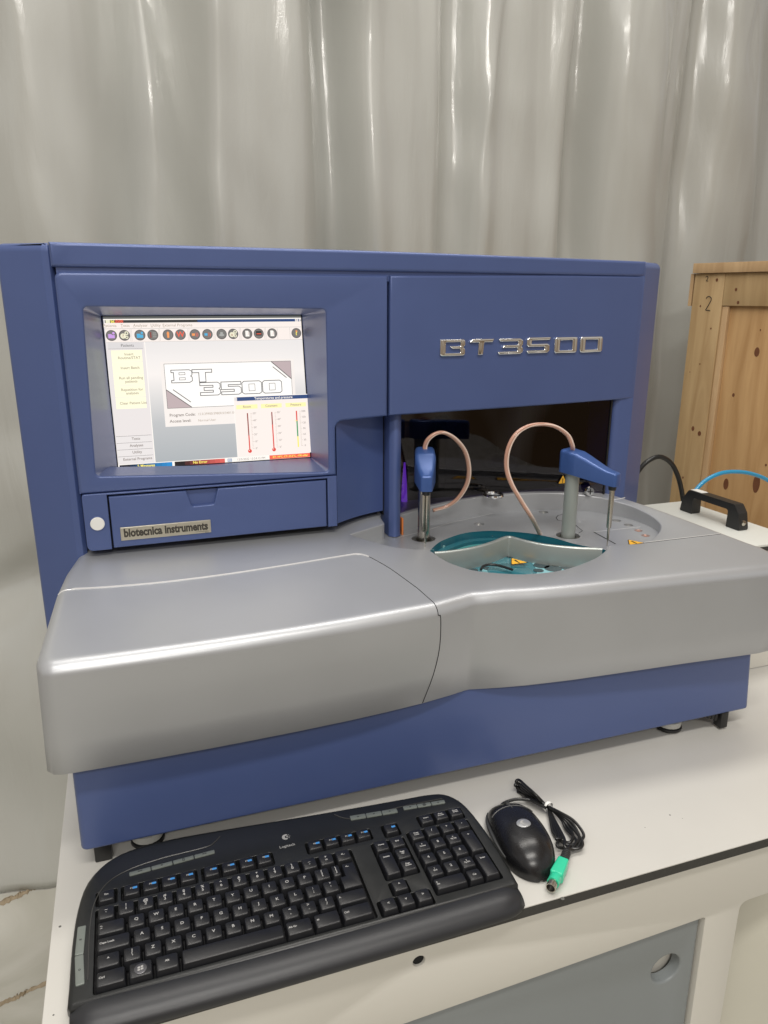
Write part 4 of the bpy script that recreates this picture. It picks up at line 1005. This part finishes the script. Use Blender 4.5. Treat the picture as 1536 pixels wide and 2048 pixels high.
X0 = x_m0+.0015
X0 = -.0822
for i, (s_) in enumerate(['~\n`', '!\n1', '@\n2', '#\n3', '$\n4', '%\n5', '^\n6', '&\n7', '*\n8', '(\n9', ')\n0', '_\n-', '+\n=']): K(X0+i*pk, X0+(i+1)*pk, 'N', s_)
XR = X0+14*pk+.0005
K(X0+13*pk, XR, 'N', '<-')
K(X0, X0+1.5*pk, 'Q', '<-\n->', small=True)
for i, s_ in enumerate('QWERTYUIOP'): K(X0+(1.5+i)*pk, X0+(2.5+i)*pk, 'Q', s_)
K(X0+11.5*pk, X0+12.5*pk, 'Q', '{\n['); K(X0+12.5*pk-.0002, X0+13.15*pk, 'Q', '}\n]')
ent = [(X0+12.85*pk, .6645), (XR-.0007, .6645), (XR-.0007, .7045), (X0+13.15*pk+.0004, .7045), (X0+13.15*pk+.0004, .6855), (X0+12.85*pk, .6855)]
b, M, _ = key(X0+13.15*pk, XR, .6845, '', poly=ent, dy=.040); put_text(b, '<-', .0048, X0+13.5*pk, .6975, M, LEG_W, bold=.0001); b.build('enter_key', kb, smooth=40)
K(X0, X0+1.75*pk, 'A', 'Caps Lock')
for i, s_ in enumerate(['A', 'S', 'D', 'F', 'G', 'H', 'J', 'K', 'L', ':\n;', '"\n\'']): K(X0+(1.75+i)*pk, X0+(2.75+i)*pk, 'A', s_)
K(X0+12.75*pk-.0005, X0+12.85*pk+.0105-.011+.0002, 'A', '') if False else None
K(X0, X0+1.25*pk, 'Z', '^')
for i, s_ in enumerate(['|\n\\', 'Z', 'X', 'C', 'V', 'B', 'N', 'M', '<\n,', '>\n.', '?\n/']): K(X0+(1.25+i)*pk, X0+(2.25+i)*pk, 'Z', s_)
K(X0+12.25*pk, XR, 'Z', '^')
cx_ = [0, 1.5, 2.75, 4.0, 9.25, 10.75, 12.25, 14.02]
for i, s_ in enumerate(['Ctrl', '', 'Alt', '', 'Alt Gr', '=', 'Ctrl']):
    K(X0+cx_[i]*pk, X0+cx_[i+1]*pk, .6325, s_, nm='space_bar' if i == 3 else 'key', dy=.0215, hgt=.0075)
# emblem on the system key
b = MB(); ex_, ey_ = X0+2.12*pk, .6325; ez = KZ(ey_)+.0052
b.lathe((ex_, ey_, ez-.0012), [(.0062, 0), (.0062, .0012), (.0052, .0015)], mat('emblem_ring', (.12, .12, .13), .25, .5), 24)
for (sx_, sy_) in ((-1, -1), (-1, 1), (1, -1), (1, 1)):
    b.poly([(ex_+sx_*.0003, ey_+sy_*.0003), (ex_+sx_*.0027, ey_+sy_*.0003), (ex_+sx_*.0027, ey_+sy_*.0025), (ex_+sx_*.0003, ey_+sy_*.0025)], lambda a, c: V((a, c+.15*(a-ex_), ez+.0006)), LEG_W)
b.build('key_emblem', kb)
K(-.0822, -.0617, 'F', 'Esc', nm='escape_key', dy=.0195, hgt=.006)
for i in range(4): K(-.0555+i*pk, -.0555+(i+1)*pk, 'F', 'F%d' % (i+1), nm='function_key', small=True, legb=1, dy=.0195, hgt=.006)
for i in range(4): K(.0330+i*pk, .0330+(i+1)*pk, 'F', 'F%d' % (i+5), nm='function_key', small=True, legb=1, dy=.0195, hgt=.006)
for i in range(4): K(.1575+i*pk, .1575+(i+1)*pk, .7430, 'F%d' % (i+9), nm='function_key', small=True, legb=1, dy=.018, hgt=.006)
K(.2555, .2755, .7410, '', nm='function_key', legb=1, dy=.0195, hgt=.006)
for i, s_ in enumerate(['Insert', 'Print\nScreen', 'Pause\nBreak']): K(.3040+i*pk, .3040+(i+1)*pk, .7432, s_, small=True, dy=.0185, hgt=.006)
nx = .2340
K(nx, nx+pk, .7155, 'Home', small=True); K(nx+pk, nx+2*pk, .7155, 'End', small=True); K(nx+pk, nx+2*pk, .6960, 'Page\nUp', small=True); K(nx+pk, nx+2*pk, .6765, 'Page\nDown', small=True)
K(nx, nx+pk, .68625, 'Delete', small=True, dy=.0395)
K(.2345, .2345+pk, .6520, '^', dy=.0195); K(.2345, .2345+pk, .6305, 'v'); K(.2345-pk, .2345, .6305, '<'); K(.2345+pk, .2345+2*pk, .6305, '>')
gx = .2818; R5 = [.7195, .6995, .6795, .6595, .6395]
pad = [['Num\nLock', '/', '*', '-'], ['7\nHome', '8', '9\nPg Up'], ['4', '5', '6'], ['1\nEnd', '2', '3\nPg Dn']]
for j, rw in enumerate(pad):
    for i, s_ in enumerate(rw): K(gx+i*pk, gx+(i+1)*pk, R5[j], s_, small=len(s_) > 1, dy=.020)
K(gx+3*pk, gx+4*pk, .6895, '+', dy=.040); K(gx+3*pk, gx+4*pk, .6495, 'Enter', small=True, dy=.040)
K(gx, gx+2*pk, R5[4], '0\nIns', dy=.020, small=True); K(gx+2*pk, gx+3*pk, R5[4], '.\nDel', dy=.020, small=True)
# media buttons
def mbtn(p0, p1, wd, nm='media_button', icon='>'):
    b = MB(); A_, B_ = V(p0), V(p1); d = (B_-A_).normalized(); n_ = V((-d.y, d.x))*wd/2
    lp = rpoly([tuple(A_-n_), tuple(B_-n_), tuple(B_+n_), tuple(A_+n_)], .0012, 3)
    b.rplate([lp], lambda a, c, w: V((a, c, KZ(c)+.0014+w)), MEDIA, .003, .0007, 2)
    mid = (A_+B_)/2; put_text(b, icon, .0045, mid.x, mid.y, lambda a, c: V((a, c, KZ(c)+.00155)), BLACKP, bold=.0001)
    return b.build(nm, kb, smooth=40)
def kp(x, y): p = P(x, y, z=.024); return (p.x, p.y)
for i, ic in enumerate(['<<', '>', '[]', '>>']):
    a_ = V(kp(258, 1750)).lerp(V(kp(430, 1704)), i/4+.004); c_ = V(kp(258, 1750)).lerp(V(kp(430, 1704)), (i+1)/4-.004); mbtn(a_, c_, .0055, icon=ic)
for i, ic in enumerate(['x', '<', '<']):
    a_ = V(kp(700, 1638)).lerp(V(kp(795, 1622)), i/3+.006); c_ = V(kp(700, 1638)).lerp(V(kp(795, 1622)), (i+1)/3-.006); mbtn(a_, c_, .0075, icon=ic)
for i, ic in enumerate(['o', '@', 'o']):
    a_ = V(kp(806, 1618)).lerp(V(kp(890, 1604)), i/3+.006); c_ = V(kp(806, 1618)).lerp(V(kp(890, 1604)), (i+1)/3-.006); mbtn(a_, c_, .0062, icon=ic)
a_, c_, e_ = V((-.0965, .7080)), V((-.0978, .6720)), V((-.0955, .636)); mbtn(a_, c_, .0085, icon='='); mbtn(c_+V((0, -.0006)), e_, .0085, icon='o')
# maker's mark above the keys
b = MB(); c = kp(574, 1690); Mk = lambda a, e_: V((a, e_, KZ(e_)+.0002)); put_text(b, 'Logitech', .0056, c[0], c[1]-.001, Mk, LEG_W, bold=.00006)
c = kp(573, 1674); cc_ = c
ring_o = [(cc_[0]-.0010+.0046*cos(t), cc_[1]+.0046*sin(t)) for t in [radians(60+k*12) for k in range(20)]]; ring_i = [(cc_[0]+.0004+.0026*cos(t), cc_[1]+.0022*sin(t)) for t in [radians(288-k*12) for k in range(20)]]
b.poly(ring_o+ring_i, Mk, LEG_W); b.poly(circ(cc_[0]+.0008, cc_[1], .0011, 10), Mk, LEG_W)
for a0 in (-40, 0, 40): t = radians(a0); b.poly([(cc_[0]+.0028*cos(t)-.0003, cc_[1]+.0028*sin(t)-.0003), (cc_[0]+.0048*cos(t), cc_[1]+.0048*sin(t)-.0003), (cc_[0]+.0048*cos(t), cc_[1]+.0048*sin(t)+.0003), (cc_[0]+.0028*cos(t)-.0003, cc_[1]+.0028*sin(t)+.0003)], Mk, LEG_W)
b.build('maker_mark', kb, smooth=0, flip=False)
# raised trim line around the upper case
b = MB(); tp_ = [(-.0885, .640), (-.0885, .700), (-.085, .735), (-.073, .760), (-.050, .774), (-.01, .781), (.04, .783), (.052, .788), (.06, .796)]
b.tube(cr([V((x, y, KZ(y)+.0002)) for x, y in tp_], 6), .0006, mat('trim', (.05, .05, .048), .3), 6); b.build('trim_line', kb); b = MB()
tp_ = [(.205, .790), (.215, .780), (.235, .774), (.29, .777), (.35, .775)]
b.tube(cr([V((x, y, KZ(y)+.0002)) for x, y in tp_], 6), .0006, MATS['trim'], 6); b.build('trim_line', kb)

# ================================================================== MOUSE
mo = empty('mouse', (.425, .695, 0), 'black wired optical mouse right of the keyboard, its cable bundled with a white tie', 'mouse')
MC = V((.4215, .6895)); MA = radians(6.5); ML, MW, MH = .0660, .0350, .0365
fw = V((sin(MA), cos(MA))); rt = V((cos(MA), -sin(MA)))
def mpt(u, v, z): q = MC+fw*u+rt*v; return V((q.x, q.y, z))
def mhalf(t):   # half width along length, t -1 tail .. 1 nose
    return MW*(max(0, 1-abs(t)**(3.6 if t > 0 else 2.3)))**.5*(.99-.07*max(0, t)) if abs(t) < 1 else 0
def mtop(t):
    return MH*(max(0, 1-abs((t+.15)/(1.15 if t > -.15 else .85))**2.5))**.5*(1-.10*max(0, t))
b = MB(); NU, NV = 44, 28; vs = []; fs = []
for i in range(NU+1):
    t = -1+2*i/NU; t = sin(t*pi/2)*.999; hw = mhalf(t)+.0006; tp = mtop(t)
    nose = max(0, (t-.8)/.2); 
    for j in range(NV+1):
        s_ = -1+2*j/NV; an_ = s_*pi/2
        vv = sin(an_)*hw; zz = (max(0, cos(an_))**.62)*tp
        # waist: sides pinch in low down
        pin = 1-.10*(1-zz/max(tp, 1e-6))*math.exp(-((t-.15)/.5)**2)
        vs.append(mpt(t*ML, vv*pin, .0015+zz*(1 if t < .75 else 1-.15*((t-.75)/.25)**2)))
for i in range(NU):
    for j in range(NV): a = i*(NV+1)+j; fs.append((a, a+1, a+NV+2, a+NV+1))
b.add(vs, fs, mat('mouse_black', (.009, .009, .010), .27, 0, mottle=(60, .1), bump=(2500, .04))); b.build('shell', mo, smooth=180)
def mz(u, v):
    t = u/ML; hw = mhalf(t)+.0006; tp = mtop(t); s_ = max(-1, min(1, v/hw)); return .0015+(max(0, cos(math.asin(s_)))**.62)*tp*(1 if t < .75 else 1-.15*((t-.75)/.25)**2)
b = MB()
b.tube([mpt(u, 0, mz(u, 0)+.0002) for u in [.030+.0016*k for k in range(16)]], .0007, mat('seam_glint', (.09, .09, .09), .35), 6)  # glints along the seams painted as paler grey tubes
b.tube([mpt(.034-.0000+.006*(1-(v/.026)**2)-.004, v, mz(.034+.006*(1-(v/.026)**2)-.004, v)) for v in [-.028+.0028*k for k in range(21)]], .0007, MATS['seam_glint'], 6); b.build('button_seam', mo)
b = MB(); b.lathe(mpt(.046, -.003, mz(.046, 0)-.0062), [(.0072, 0), (.0085, .0008), (.0085, .0052), (.0072, .006)], mat('wheel_rubber', (.02, .02, .02), .6), 24, (rt.x, rt.y, 0)); b.build('scroll_wheel', mo)
b = MB(); pb_ = P(1047, 1650, z=.035); dd_ = V((pb_.x, pb_.y))-MC; u_, v_ = dd_.dot(fw), dd_.dot(rt); zc = mz(u_, v_)
def Mb(a, c, w): q = mpt(u_+c, v_+a, 0); q.z = mz(u_+c, v_+a)+.0006+w; return q
b.rplate([circ(0, 0, .0092, 28, .0078)], Mb, mat('badge_silver', (.45, .46, .47), .3, .6), .001, .0006, 2)
b.poly([(-.0005+.0040*cos(t), .0006+.0034*sin(t)) for t in [radians(60+k*12) for k in range(20)]]+[(.0008+.0022*cos(t), .0006+.0018*sin(t)) for t in [radians(288-k*12) for k in range(20)]], lambda a, c: Mb(a, c, .0003), LEG_W)
put_text(b, 'Logitech', .0030, 0, -.0050, lambda a, c: Mb(a, c, .0003), LEG_W); b.build('badge', mo)
b = MB(); side = []
for sg in (-1,):
    pts = [mpt(u, sg*(mhalf(u/ML)+.0004)*.985, .0095+.003*cos(u*30)) for u in [-.03+.004*k for k in range(22)]]
    b.tube(pts, [.0012+.0016*sin(pi*k/21) for k in range(22)], mat('side_grip', (.035, .036, .036), .45), 8)
b.build('side_grip', mo)
def G(x, y, z): return P(x, y, z=z)
WIRE = mat('cable_black', (.010, .010, .010), .32)
b = MB(); T0 = (1096, 1612)
random.seed(3)
mo_c = cr([mpt(ML*.90, 0, .008), mpt(ML*1.05, .003, .008), G(1030, 1599, .010), G(1060, 1600, .012), G(1080, 1605, .013), G(*T0, .012)], 8)
b.tube(mo_c, .0021, WIRE, 10)
loops_up = [((1032, 1561), .004, .022), ((1030, 1568), .008, .016), ((1034, 1573), .003, .010), ((1036, 1580), .001, .006)]
for k, (q_, dz_, zt_) in enumerate(loops_up):
    ox = k*3
    pts = [G(1094-2+k, 1611+k, .010+.003*(k % 2)), G(1072-k*2, 1590+k*2, zt_+.004), G(1052-k*3, 1572+k*3, zt_+.004), G(q_[0]+6, q_[1]-1, zt_), G(q_[0], q_[1]+3, zt_-.003), G(q_[0]+8, q_[1]+8, max(.004, zt_-.008)), G(1062-k, 1590+k*3, .006+.002*k), G(1092, 1614+k*.6, .007+.002*k)]
    b.tube(cr(pts, 7), .0020, WIRE, 9)
lows = [(1167, 1668, 1152, 1697), (1158, 1672, 1140, 1690), (1164, 1682, 1130, 1697), (1146, 1670, 1128, 1684), (1152, 1680, 1146, 1700)]
for k, (rx, ry, bx2, by2) in enumerate(lows):
    pts = [G(1098, 1614, .012-.002*k), G(1122, 1626+k*3, .016-.002*k), G(1148-k*4, 1642+k*4, .014-.002*k), G(rx, ry, .009), G(rx-5, ry+14, .008), G(bx2, by2, .007), G(bx2-16, by2-6, .006+.002*k), G(1108+k*5, 1668+k*2, .005+.002*k), G(1101+k*2, 1640, .007), G(1097, 1616, .008)]
    b.tube(cr(pts, 7), .0020, WIRE, 9)
pts = [G(1160, 1690, .004), G(1163, 1694, .004), G(1155, 1696, .005), G(1140, 1692, .008), G(1136, 1697, .010)]
b.tube(cr(pts, 6), .0020, WIRE, 9); b.build('cable', mo, label='black cable folded into a bundle')
c = G(1096, 1613, .0105); d_ = (G(1125, 1635, .01)-G(1075, 1595, .01)).normalized(); b = MB()
pr_ = [(.0068, -.0022), (.0072, -.0016), (.0072, .0016), (.0068, .0022)]; b.lathe(c, pr_, WHITEP, 24, d_, cap=False); b.build('cable_tie', mo)
# adapter plug
a0 = G(1136, 1697, .010); a1 = G(1127, 1722, .010); a2 = G(1106, 1766, .010); a3 = G(1098, 1786, .010)
b = MB(); b.tube([a0, a0.lerp(a1, .3), a1], [.0032, .0048, .0052], BLACKP, 12)
for k in range(5): q_ = a0.lerp(a1, .35+.13*k); q2 = a0.lerp(a1, .38+.13*k); b.tube([q_, q2], .0056, mat('relief', (.06, .06, .06), .5), 10)
b.build('strain_relief', mo)
b = MB(); ax = (a2-a1); axn = ax.normalized(); sd = axn.cross(V((0, 0, 1))).normalized()
def Mp(a, c, w): return a1+axn*a+sd*c+V((0, 0, w+.0065))
Lp = ax.length
b.rplate([rpoly([(0, -.0065), (Lp*.68, -.0080), (Lp*.74, -.0062), (Lp*.74, .0062), (Lp*.68, .0080), (0, .0065)], .002, 3)], Mp, GREEN, .013, .0022, 3, back=True)
b.lathe(a1+axn*Lp*.70, [(.0065, 0), (.0072, .002), (.0072, Lp*.30)], GREEN, 24, axn); b.build('adapter_plug', mo, smooth=40, label='green round-pin adapter plug')
b = MB(); b.lathe(a2-axn*.002, [(.0058, 0), (.0058, .011), (.0050, .011), (.0050, .005)], STEEL, 24, axn, cap=False); b.lathe(a2, [(.0050, .003), (.0050, .005)], BLACKP, 20, axn); b.build('plug_tip', mo)

# ================================================================== THINGS BEHIND
# pale box with black handle, right of the analyzer
zt_ = .25
bxp = [P(1515, 1091, z=zt_), P(1536, 1087, z=zt_), P(1536, 1040, z=zt_), P(1370, 1001.5, z=zt_), P(1300, 1004.5, z=zt_)]
bo = empty('equipment_box', (1.08, 1.1, 0), 'pale box with a black carrying handle, standing between the analyzer and the crate', 'box')
rx = bxp[2].x+(bxp[2].x-bxp[3].x)*.75; ry = bxp[2].y+(bxp[2].y-bxp[3].y)*.75
rear_y = bxp[3].y
lp = [(.968, .9575), (1.22, .9575), (1.205, .96+.0), (bxp[3].x, rear_y), (.968, rear_y)]
k_ = (bxp[2].y-.9575)/(bxp[2].y-bxp[3].y); xe = bxp[2].x+(bxp[2].x-bxp[3].x)*k_
lp = [(.968, .9575), (xe, .9575), (bxp[3].x, rear_y), (.968, rear_y)]
b = MB(); b.rplate([lp], lambda a, c, w: V((a, c, zt_+w)), BOXW, .004, .001, 2); b.build('lid', bo)
b = MB(); b.rplate([offset(lp, .0008)], lambda a, c, w: V((a, c, zt_-.0045+w)), EDGE, .008, .0005, 1, back=True); b.build('dark_trim', bo, smooth=0)
b = MB(); b.rplate([offset(lp, .006)], lambda a, c, w: V((a, c, zt_-.013+w)), CREAM, zt_-.014, .001, 1); b.build('body', bo, smooth=0)
hA, hB = P(1383, 1024, z=zt_), P(1470, 1055, z=zt_); hd = (hB-hA); hl_ = hd.length; hd.normalize(); hs = V((-hd.y, hd.x, 0))
b = MB(); za = .052
def HM(a, c, w): return hA+hd*a+V((0, 0, c))+hs*(w+.0115)
arch = rpoly([(-.021, 0), (.012, 0), (.011, .034), (hl_-.011, .034), (hl_-.012, 0), (hl_+.021, 0), (hl_+.014, .032), (hl_+.002, .047), (-.002, .047), (-.017, .026)], [.003, .002, .005, .005, .002, .003, .006, .006, .006, .006], 3)
b.rplate([arch], HM, BLACKP, .023, .002, 2, back=True)
b.lathe(hB+hd*.016+V((0, 0, .012)), [(.005, 0), (.004, .006), (0, .006)], STEEL, 12, (hd.x*.5, hd.y*.5, .6)); b.build('handle', bo, smooth=40, label='black arched carrying handle')
b = MB(); q_ = hA+hd*.014+V((0, 0, .0474)); b.box(tuple(q_), (.030, .016, .0006), WHITEP, 0, math.atan2(hd.y, hd.x)); b.build('sticker', bo)

# hoses
b = MB(); y_ = 1.42
pts = [P(*q, y=yy) for q, yy in (((1240, 1000), 1.46), ((1262, 965), 1.46), ((1285, 932), 1.455), ((1305, 917), 1.45), ((1323, 914), 1.45), ((1342, 926), 1.45), ((1355, 950), 1.45), ((1363, 980), 1.45), ((1369, 1020), 1.45), ((1374, 1060), 1.45))]
pts = [V((pts[0].x-.03, 1.465, .2)), V((pts[0].x-.015, 1.463, .26))]+pts+[V((pts[-1].x+.012, 1.44, .06)), V((pts[-1].x+.02, 1.43, .006))]; b.tube(cr(pts, 8), .0058, WIRE, 12); setp(b.build('black_hose', smooth=60), 'black hose arching up behind the right side of the blue analyzer', 'hose')
b = MB(); pts = [P(*q, y=1.30) for q in ((1372, 1030), (1378, 1005), (1388, 985), (1410, 962), (1440, 947), (1472, 943.5), (1505, 948), (1540, 963), (1590, 1000), (1620, 1040))]
pts = [V((pts[0].x-.01, 1.31, .004)), V((pts[0].x-.008, 1.305, .12))]+pts+[V((pts[-1].x+.03, 1.28, .08)), V((pts[-1].x+.04, 1.26, .005)), V((pts[-1].x+.14, 1.22, .0045))]; b.tube(cr(pts, 8), .0047, CYAN, 12); setp(b.build('blue_hose', smooth=60), 'bright blue hose arching in front of the wooden crate', 'hose')

# wooden crate, its open face turned to the left
def wood(name, c1, c2, knots, seed):
    m = bpy.data.materials.new(name); m.use_nodes = True; nt = m.node_tree; b = nt.nodes['Principled BSDF']; L = nt.links.new
    b.inputs['Roughness'].default_value = .55
    tc = nt.nodes.new('ShaderNodeTexCoord'); mp = nt.nodes.new('ShaderNodeMapping'); mp.inputs['Scale'].default_value = (14, 14, 1.2); mp.inputs['Location'].default_value = (seed, seed*.7, 0)
    L(tc.outputs['Object'], mp.inputs[0]); n = nt.nodes.new('ShaderNodeTexNoise'); n.inputs['Scale'].default_value = 1.6; n.inputs['Detail'].default_value = 8; n.inputs['Distortion'].default_value = 1.6
    L(mp.outputs[0], n.inputs['Vector']); r = nt.nodes.new('ShaderNodeValToRGB'); e = r.color_ramp.elements
    e[0].position = .32; e[0].color = (*c1, 1); e[1].position = .68; e[1].color = (*c2, 1); L(n.outputs['Fac'], r.inputs[0])
    L(r.outputs[0], b.inputs['Base Color'])
    bp = nt.nodes.new('ShaderNodeBump'); bp.inputs['Strength'].default_value = .25; bp.inputs['Distance'].default_value = .002; L(n.outputs['Fac'], bp.inputs['Height']); L(bp.outputs[0], b.inputs['Normal'])
    MATS[name] = m; return m
W1 = wood('pine_frame', (.36, .235, .11), (.47, .33, .17), 0, 1.3); W2 = wood('pine_board', (.40, .23, .095), (.52, .325, .150), 0, 5.1); W3 = wood('pine_edge', (.42, .27, .14), (.55, .38, .21), 0, 9.4)
KNOT = mat('knot', (.15, .055, .022), .6, 0, mottle=(40, .3)); INK = mat('ink', (.02, .018, .016), .7)
cA = P(1391, 560, y=2.0); cA.z = 0; cd_ = V((.285, -.958, 0)).normalized(); cn = V((-cd_.y, cd_.x, 0)); cn = -cn if cn.x > 0 else cn
crt = empty('wooden_crate', (cA.x+.2, cA.y, FZ), 'tall pine packing crate standing behind the pale box at the right', 'crate')
def C(s_, z, w=0): return cA+cd_*s_+V((0, 0, z))+cn*w
def cs(px, py, w=0): p = PPL(px, py, cA+cn*w, cn); return (p-cA).dot(cd_), p.z
def CM(w0): return lambda a, c, w: C(a, c, w0+w)
sl, zt0 = cs(1391, 546); _, ztp = cs(1391, 527); s1, zr = cs(1443, 611.5)
zc = (zt0+cs(1536, 544.4)[1])/2; ztop = (ztp+cs(1536, 522)[1])/2; zrl = (zr+cs(1536, 612.6)[1])/2
S0, S1 = sl, sl+1.25
b = MB(); b.rplate([[(S0-.003, zc), (S1, zc), (S1, ztop), (S0-.003, ztop)]], CM(.012), W3, .5, .0015, 2); b.build('top_board', crt, smooth=40)
b = MB(); b.rplate([[(S0, FZ+.01), (s1, FZ+.01), (s1, zc-.001), (S0, zc-.001)]], CM(0), W1, .030, .0015, 2, back=True)
for px, py, rx_, ry_ in ((1434, 560, .004, .005), (1401, 612, .0025, .0035), (1422, 657, .0025, .003), (1386, 857, .005, .008), (1399, 867, .006, .008), (1366, 955, .003, .004), (1400, 728, .002, .003), (1380, 744, .0015, .002)):
    a, c = cs(px, py); b.poly(circ(a, c, rx_, 14, ry_), lambda x, y: C(x, y, .0006), KNOT)
def ink(b, pts, w=.0011, fr=None):
    pp = [cs(*q) for q in pts]; pts3 = [C(a, c, .0006) for a, c in pp]; b.tube(cr(pts3, 5), w, INK, 6)
k_ = 3.152
def c6(x, y): return (1180+x/k_, 500+y/k_)
ink(b, [c6(733, 305), c6(745, 293), c6(760, 297), c6(765, 312), c6(752, 340), c6(735, 368), c6(731, 378), c6(745, 380), c6(758, 382)], .0013)
ink(b, [c6(730, 172), c6(737, 166), c6(744, 170), c6(743, 180), c6(734, 194), c6(746, 195)], .0010)
b.build('corner_post', crt, smooth=40, label='pale corner post marked 2 twice in black pen')
b = MB(); b.rplate([[(s1+.0006, zrl), (S1, zrl), (S1, zc-.001), (s1+.0006, zc-.001)]], CM(-.001), W1, .030, .0015, 2, back=True)
for px, py in ((1472, 579), (1476, 605)): a, c = cs(px, py); b.poly(circ(a, c, .004, 12, .005), lambda x, y: C(x, y, .0), KNOT)
b.build('top_rail', crt, smooth=40)
b = MB(); si_ = .021; b.rplate([[(s1+.0004, FZ+.01), (s1+si_, FZ+.01), (s1+si_, zrl-.001), (s1+.0004, zrl-.001)]], CM(-.004), W3, .022, .003, 2, back=True); b.build('post_lit_face', crt, smooth=40)  # inner side face of the post, its lit tone put into paler wood
xs_ = s1+si_; bi = 0
while xs_ < S1:
    wd_ = [.24, .26, .25][bi % 3]
    b = MB(); b.rplate([[(xs_+.0004, FZ+.01), (xs_+wd_-.0006, FZ+.01), (xs_+wd_-.0006, zrl+.01), (xs_+.0004, zrl+.01)]], CM(-.016), W2, .018, .0008, 2, back=True)
    for px, py, rx_, ry_ in ((1409, 941, .0055, .015), (1452, 968, .0085, .0185), (1513, 967, .011, .030), (1514, 704, .008, .014), (1467, 790, .004, .006), (1532, 930, .003, .004), (1521, 660, .0018, .003)):
        a, c = cs(px, py, -.016)
        if xs_ < a < xs_+wd_: b.poly(circ(a, c, rx_, 18, ry_), lambda x, y: C(x, y, -.0154), KNOT)
    b.build('back_board', crt, smooth=40); xs_ += wd_; bi += 1
# left end of the crate: battens seen edge-on
b = MB(); b.rplate([[(0, FZ+.01), (.45, FZ+.01), (.45, zc-.001), (0, zc-.001)]], lambda a, c, w: C(S0-.0+(-.0005)-w*0+(-w if False else 0)-.001, c, -.032-a)+(-cd_)*(w+.004), W1, .018, .001, 1, back=True)
b.build('side_board', crt, smooth=30)
b = MB(); z6 = cs(1384, 612)[1]; b.rplate([[(0, z6), (.03, z6), (.03, zc-.001), (0, zc-.001)]], lambda a, c, w: C(S0, c, -.001-a)+(-cd_)*(w+.016), W3, .012, .001, 1, back=True); b.build('end_batten', crt, smooth=30)

# ================================================================== LIGHT
def area_l(name, loc, sx, sy, power, col=(1, .96, .9), rot=(0, 0, 0)):
    l = bpy.data.lights.new(name, 'AREA'); l.shape = 'RECTANGLE'; l.size = sx; l.size_y = sy; l.energy = power; l.color = col
    o = bpy.data.objects.new(name, l); COL.objects.link(o); o.location = loc; o.rotation_euler = rot; return o
area_l('ceiling_lamp', (.6, 1.25, 2.75), 2.6, .35, 36)
area_l('ceiling_lamp', (-.1, -.55, 2.75), 1.8, .30, 46)
area_l('ceiling_lamp', (-.6, -2.6, 2.75), 1.6, .30, 80)
w = bpy.data.worlds.new('World'); scn.world = w; w.use_nodes = True; nt = w.node_tree; L = nt.links.new; bg = nt.nodes['Background']
tc = nt.nodes.new('ShaderNodeTexCoord'); se = nt.nodes.new('ShaderNodeSeparateXYZ'); L(tc.outputs['Generated'], se.inputs[0])
r = nt.nodes.new('ShaderNodeValToRGB'); e = r.color_ramp.elements
e[0].position = 0; e[0].color = (.27, .25, .215, 1); e[1].position = 1; e[1].color = (.55, .55, .56, 1)
e2 = e.new(.45); e2.color = (.34, .30, .25, 1); e3 = e.new(.62); e3.color = (.42, .41, .40, 1)
mr = nt.nodes.new('ShaderNodeMapRange'); mr.inputs['From Min'].default_value = -1; mr.inputs['From Max'].default_value = 1; L(se.outputs['Z'], mr.inputs['Value']); L(mr.outputs[0], r.inputs[0])
wn = nt.nodes.new('ShaderNodeTexNoise'); wn.inputs['Scale'].default_value = 2.2; wn.inputs['Detail'].default_value = 2; L(tc.outputs['Generated'], wn.inputs['Vector'])
wr_ = nt.nodes.new('ShaderNodeValToRGB'); we = wr_.color_ramp.elements; we[0].position = .42; we[0].color = (.42, .30, .19, 1); we[1].position = .6; we[1].color = (1.25, 1.25, 1.25, 1); L(wn.outputs['Fac'], wr_.inputs[0])
wm = nt.nodes.new('ShaderNodeVectorMath'); wm.operation = 'MULTIPLY'; L(r.outputs[0], wm.inputs[0]); L(wr_.outputs[0], wm.inputs[1]); L(wm.outputs[0], bg.inputs['Color']); bg.inputs['Strength'].default_value = 1.08
vs_ = scn.view_settings; vs_.view_transform = 'Standard'; vs_.look = 'None'; vs_.exposure = .08; vs_.gamma = 1; vs_.use_curve_mapping = False
try:
    scn.cycles.use_denoising = True; scn.cycles.max_bounces = 8
except Exception: pass
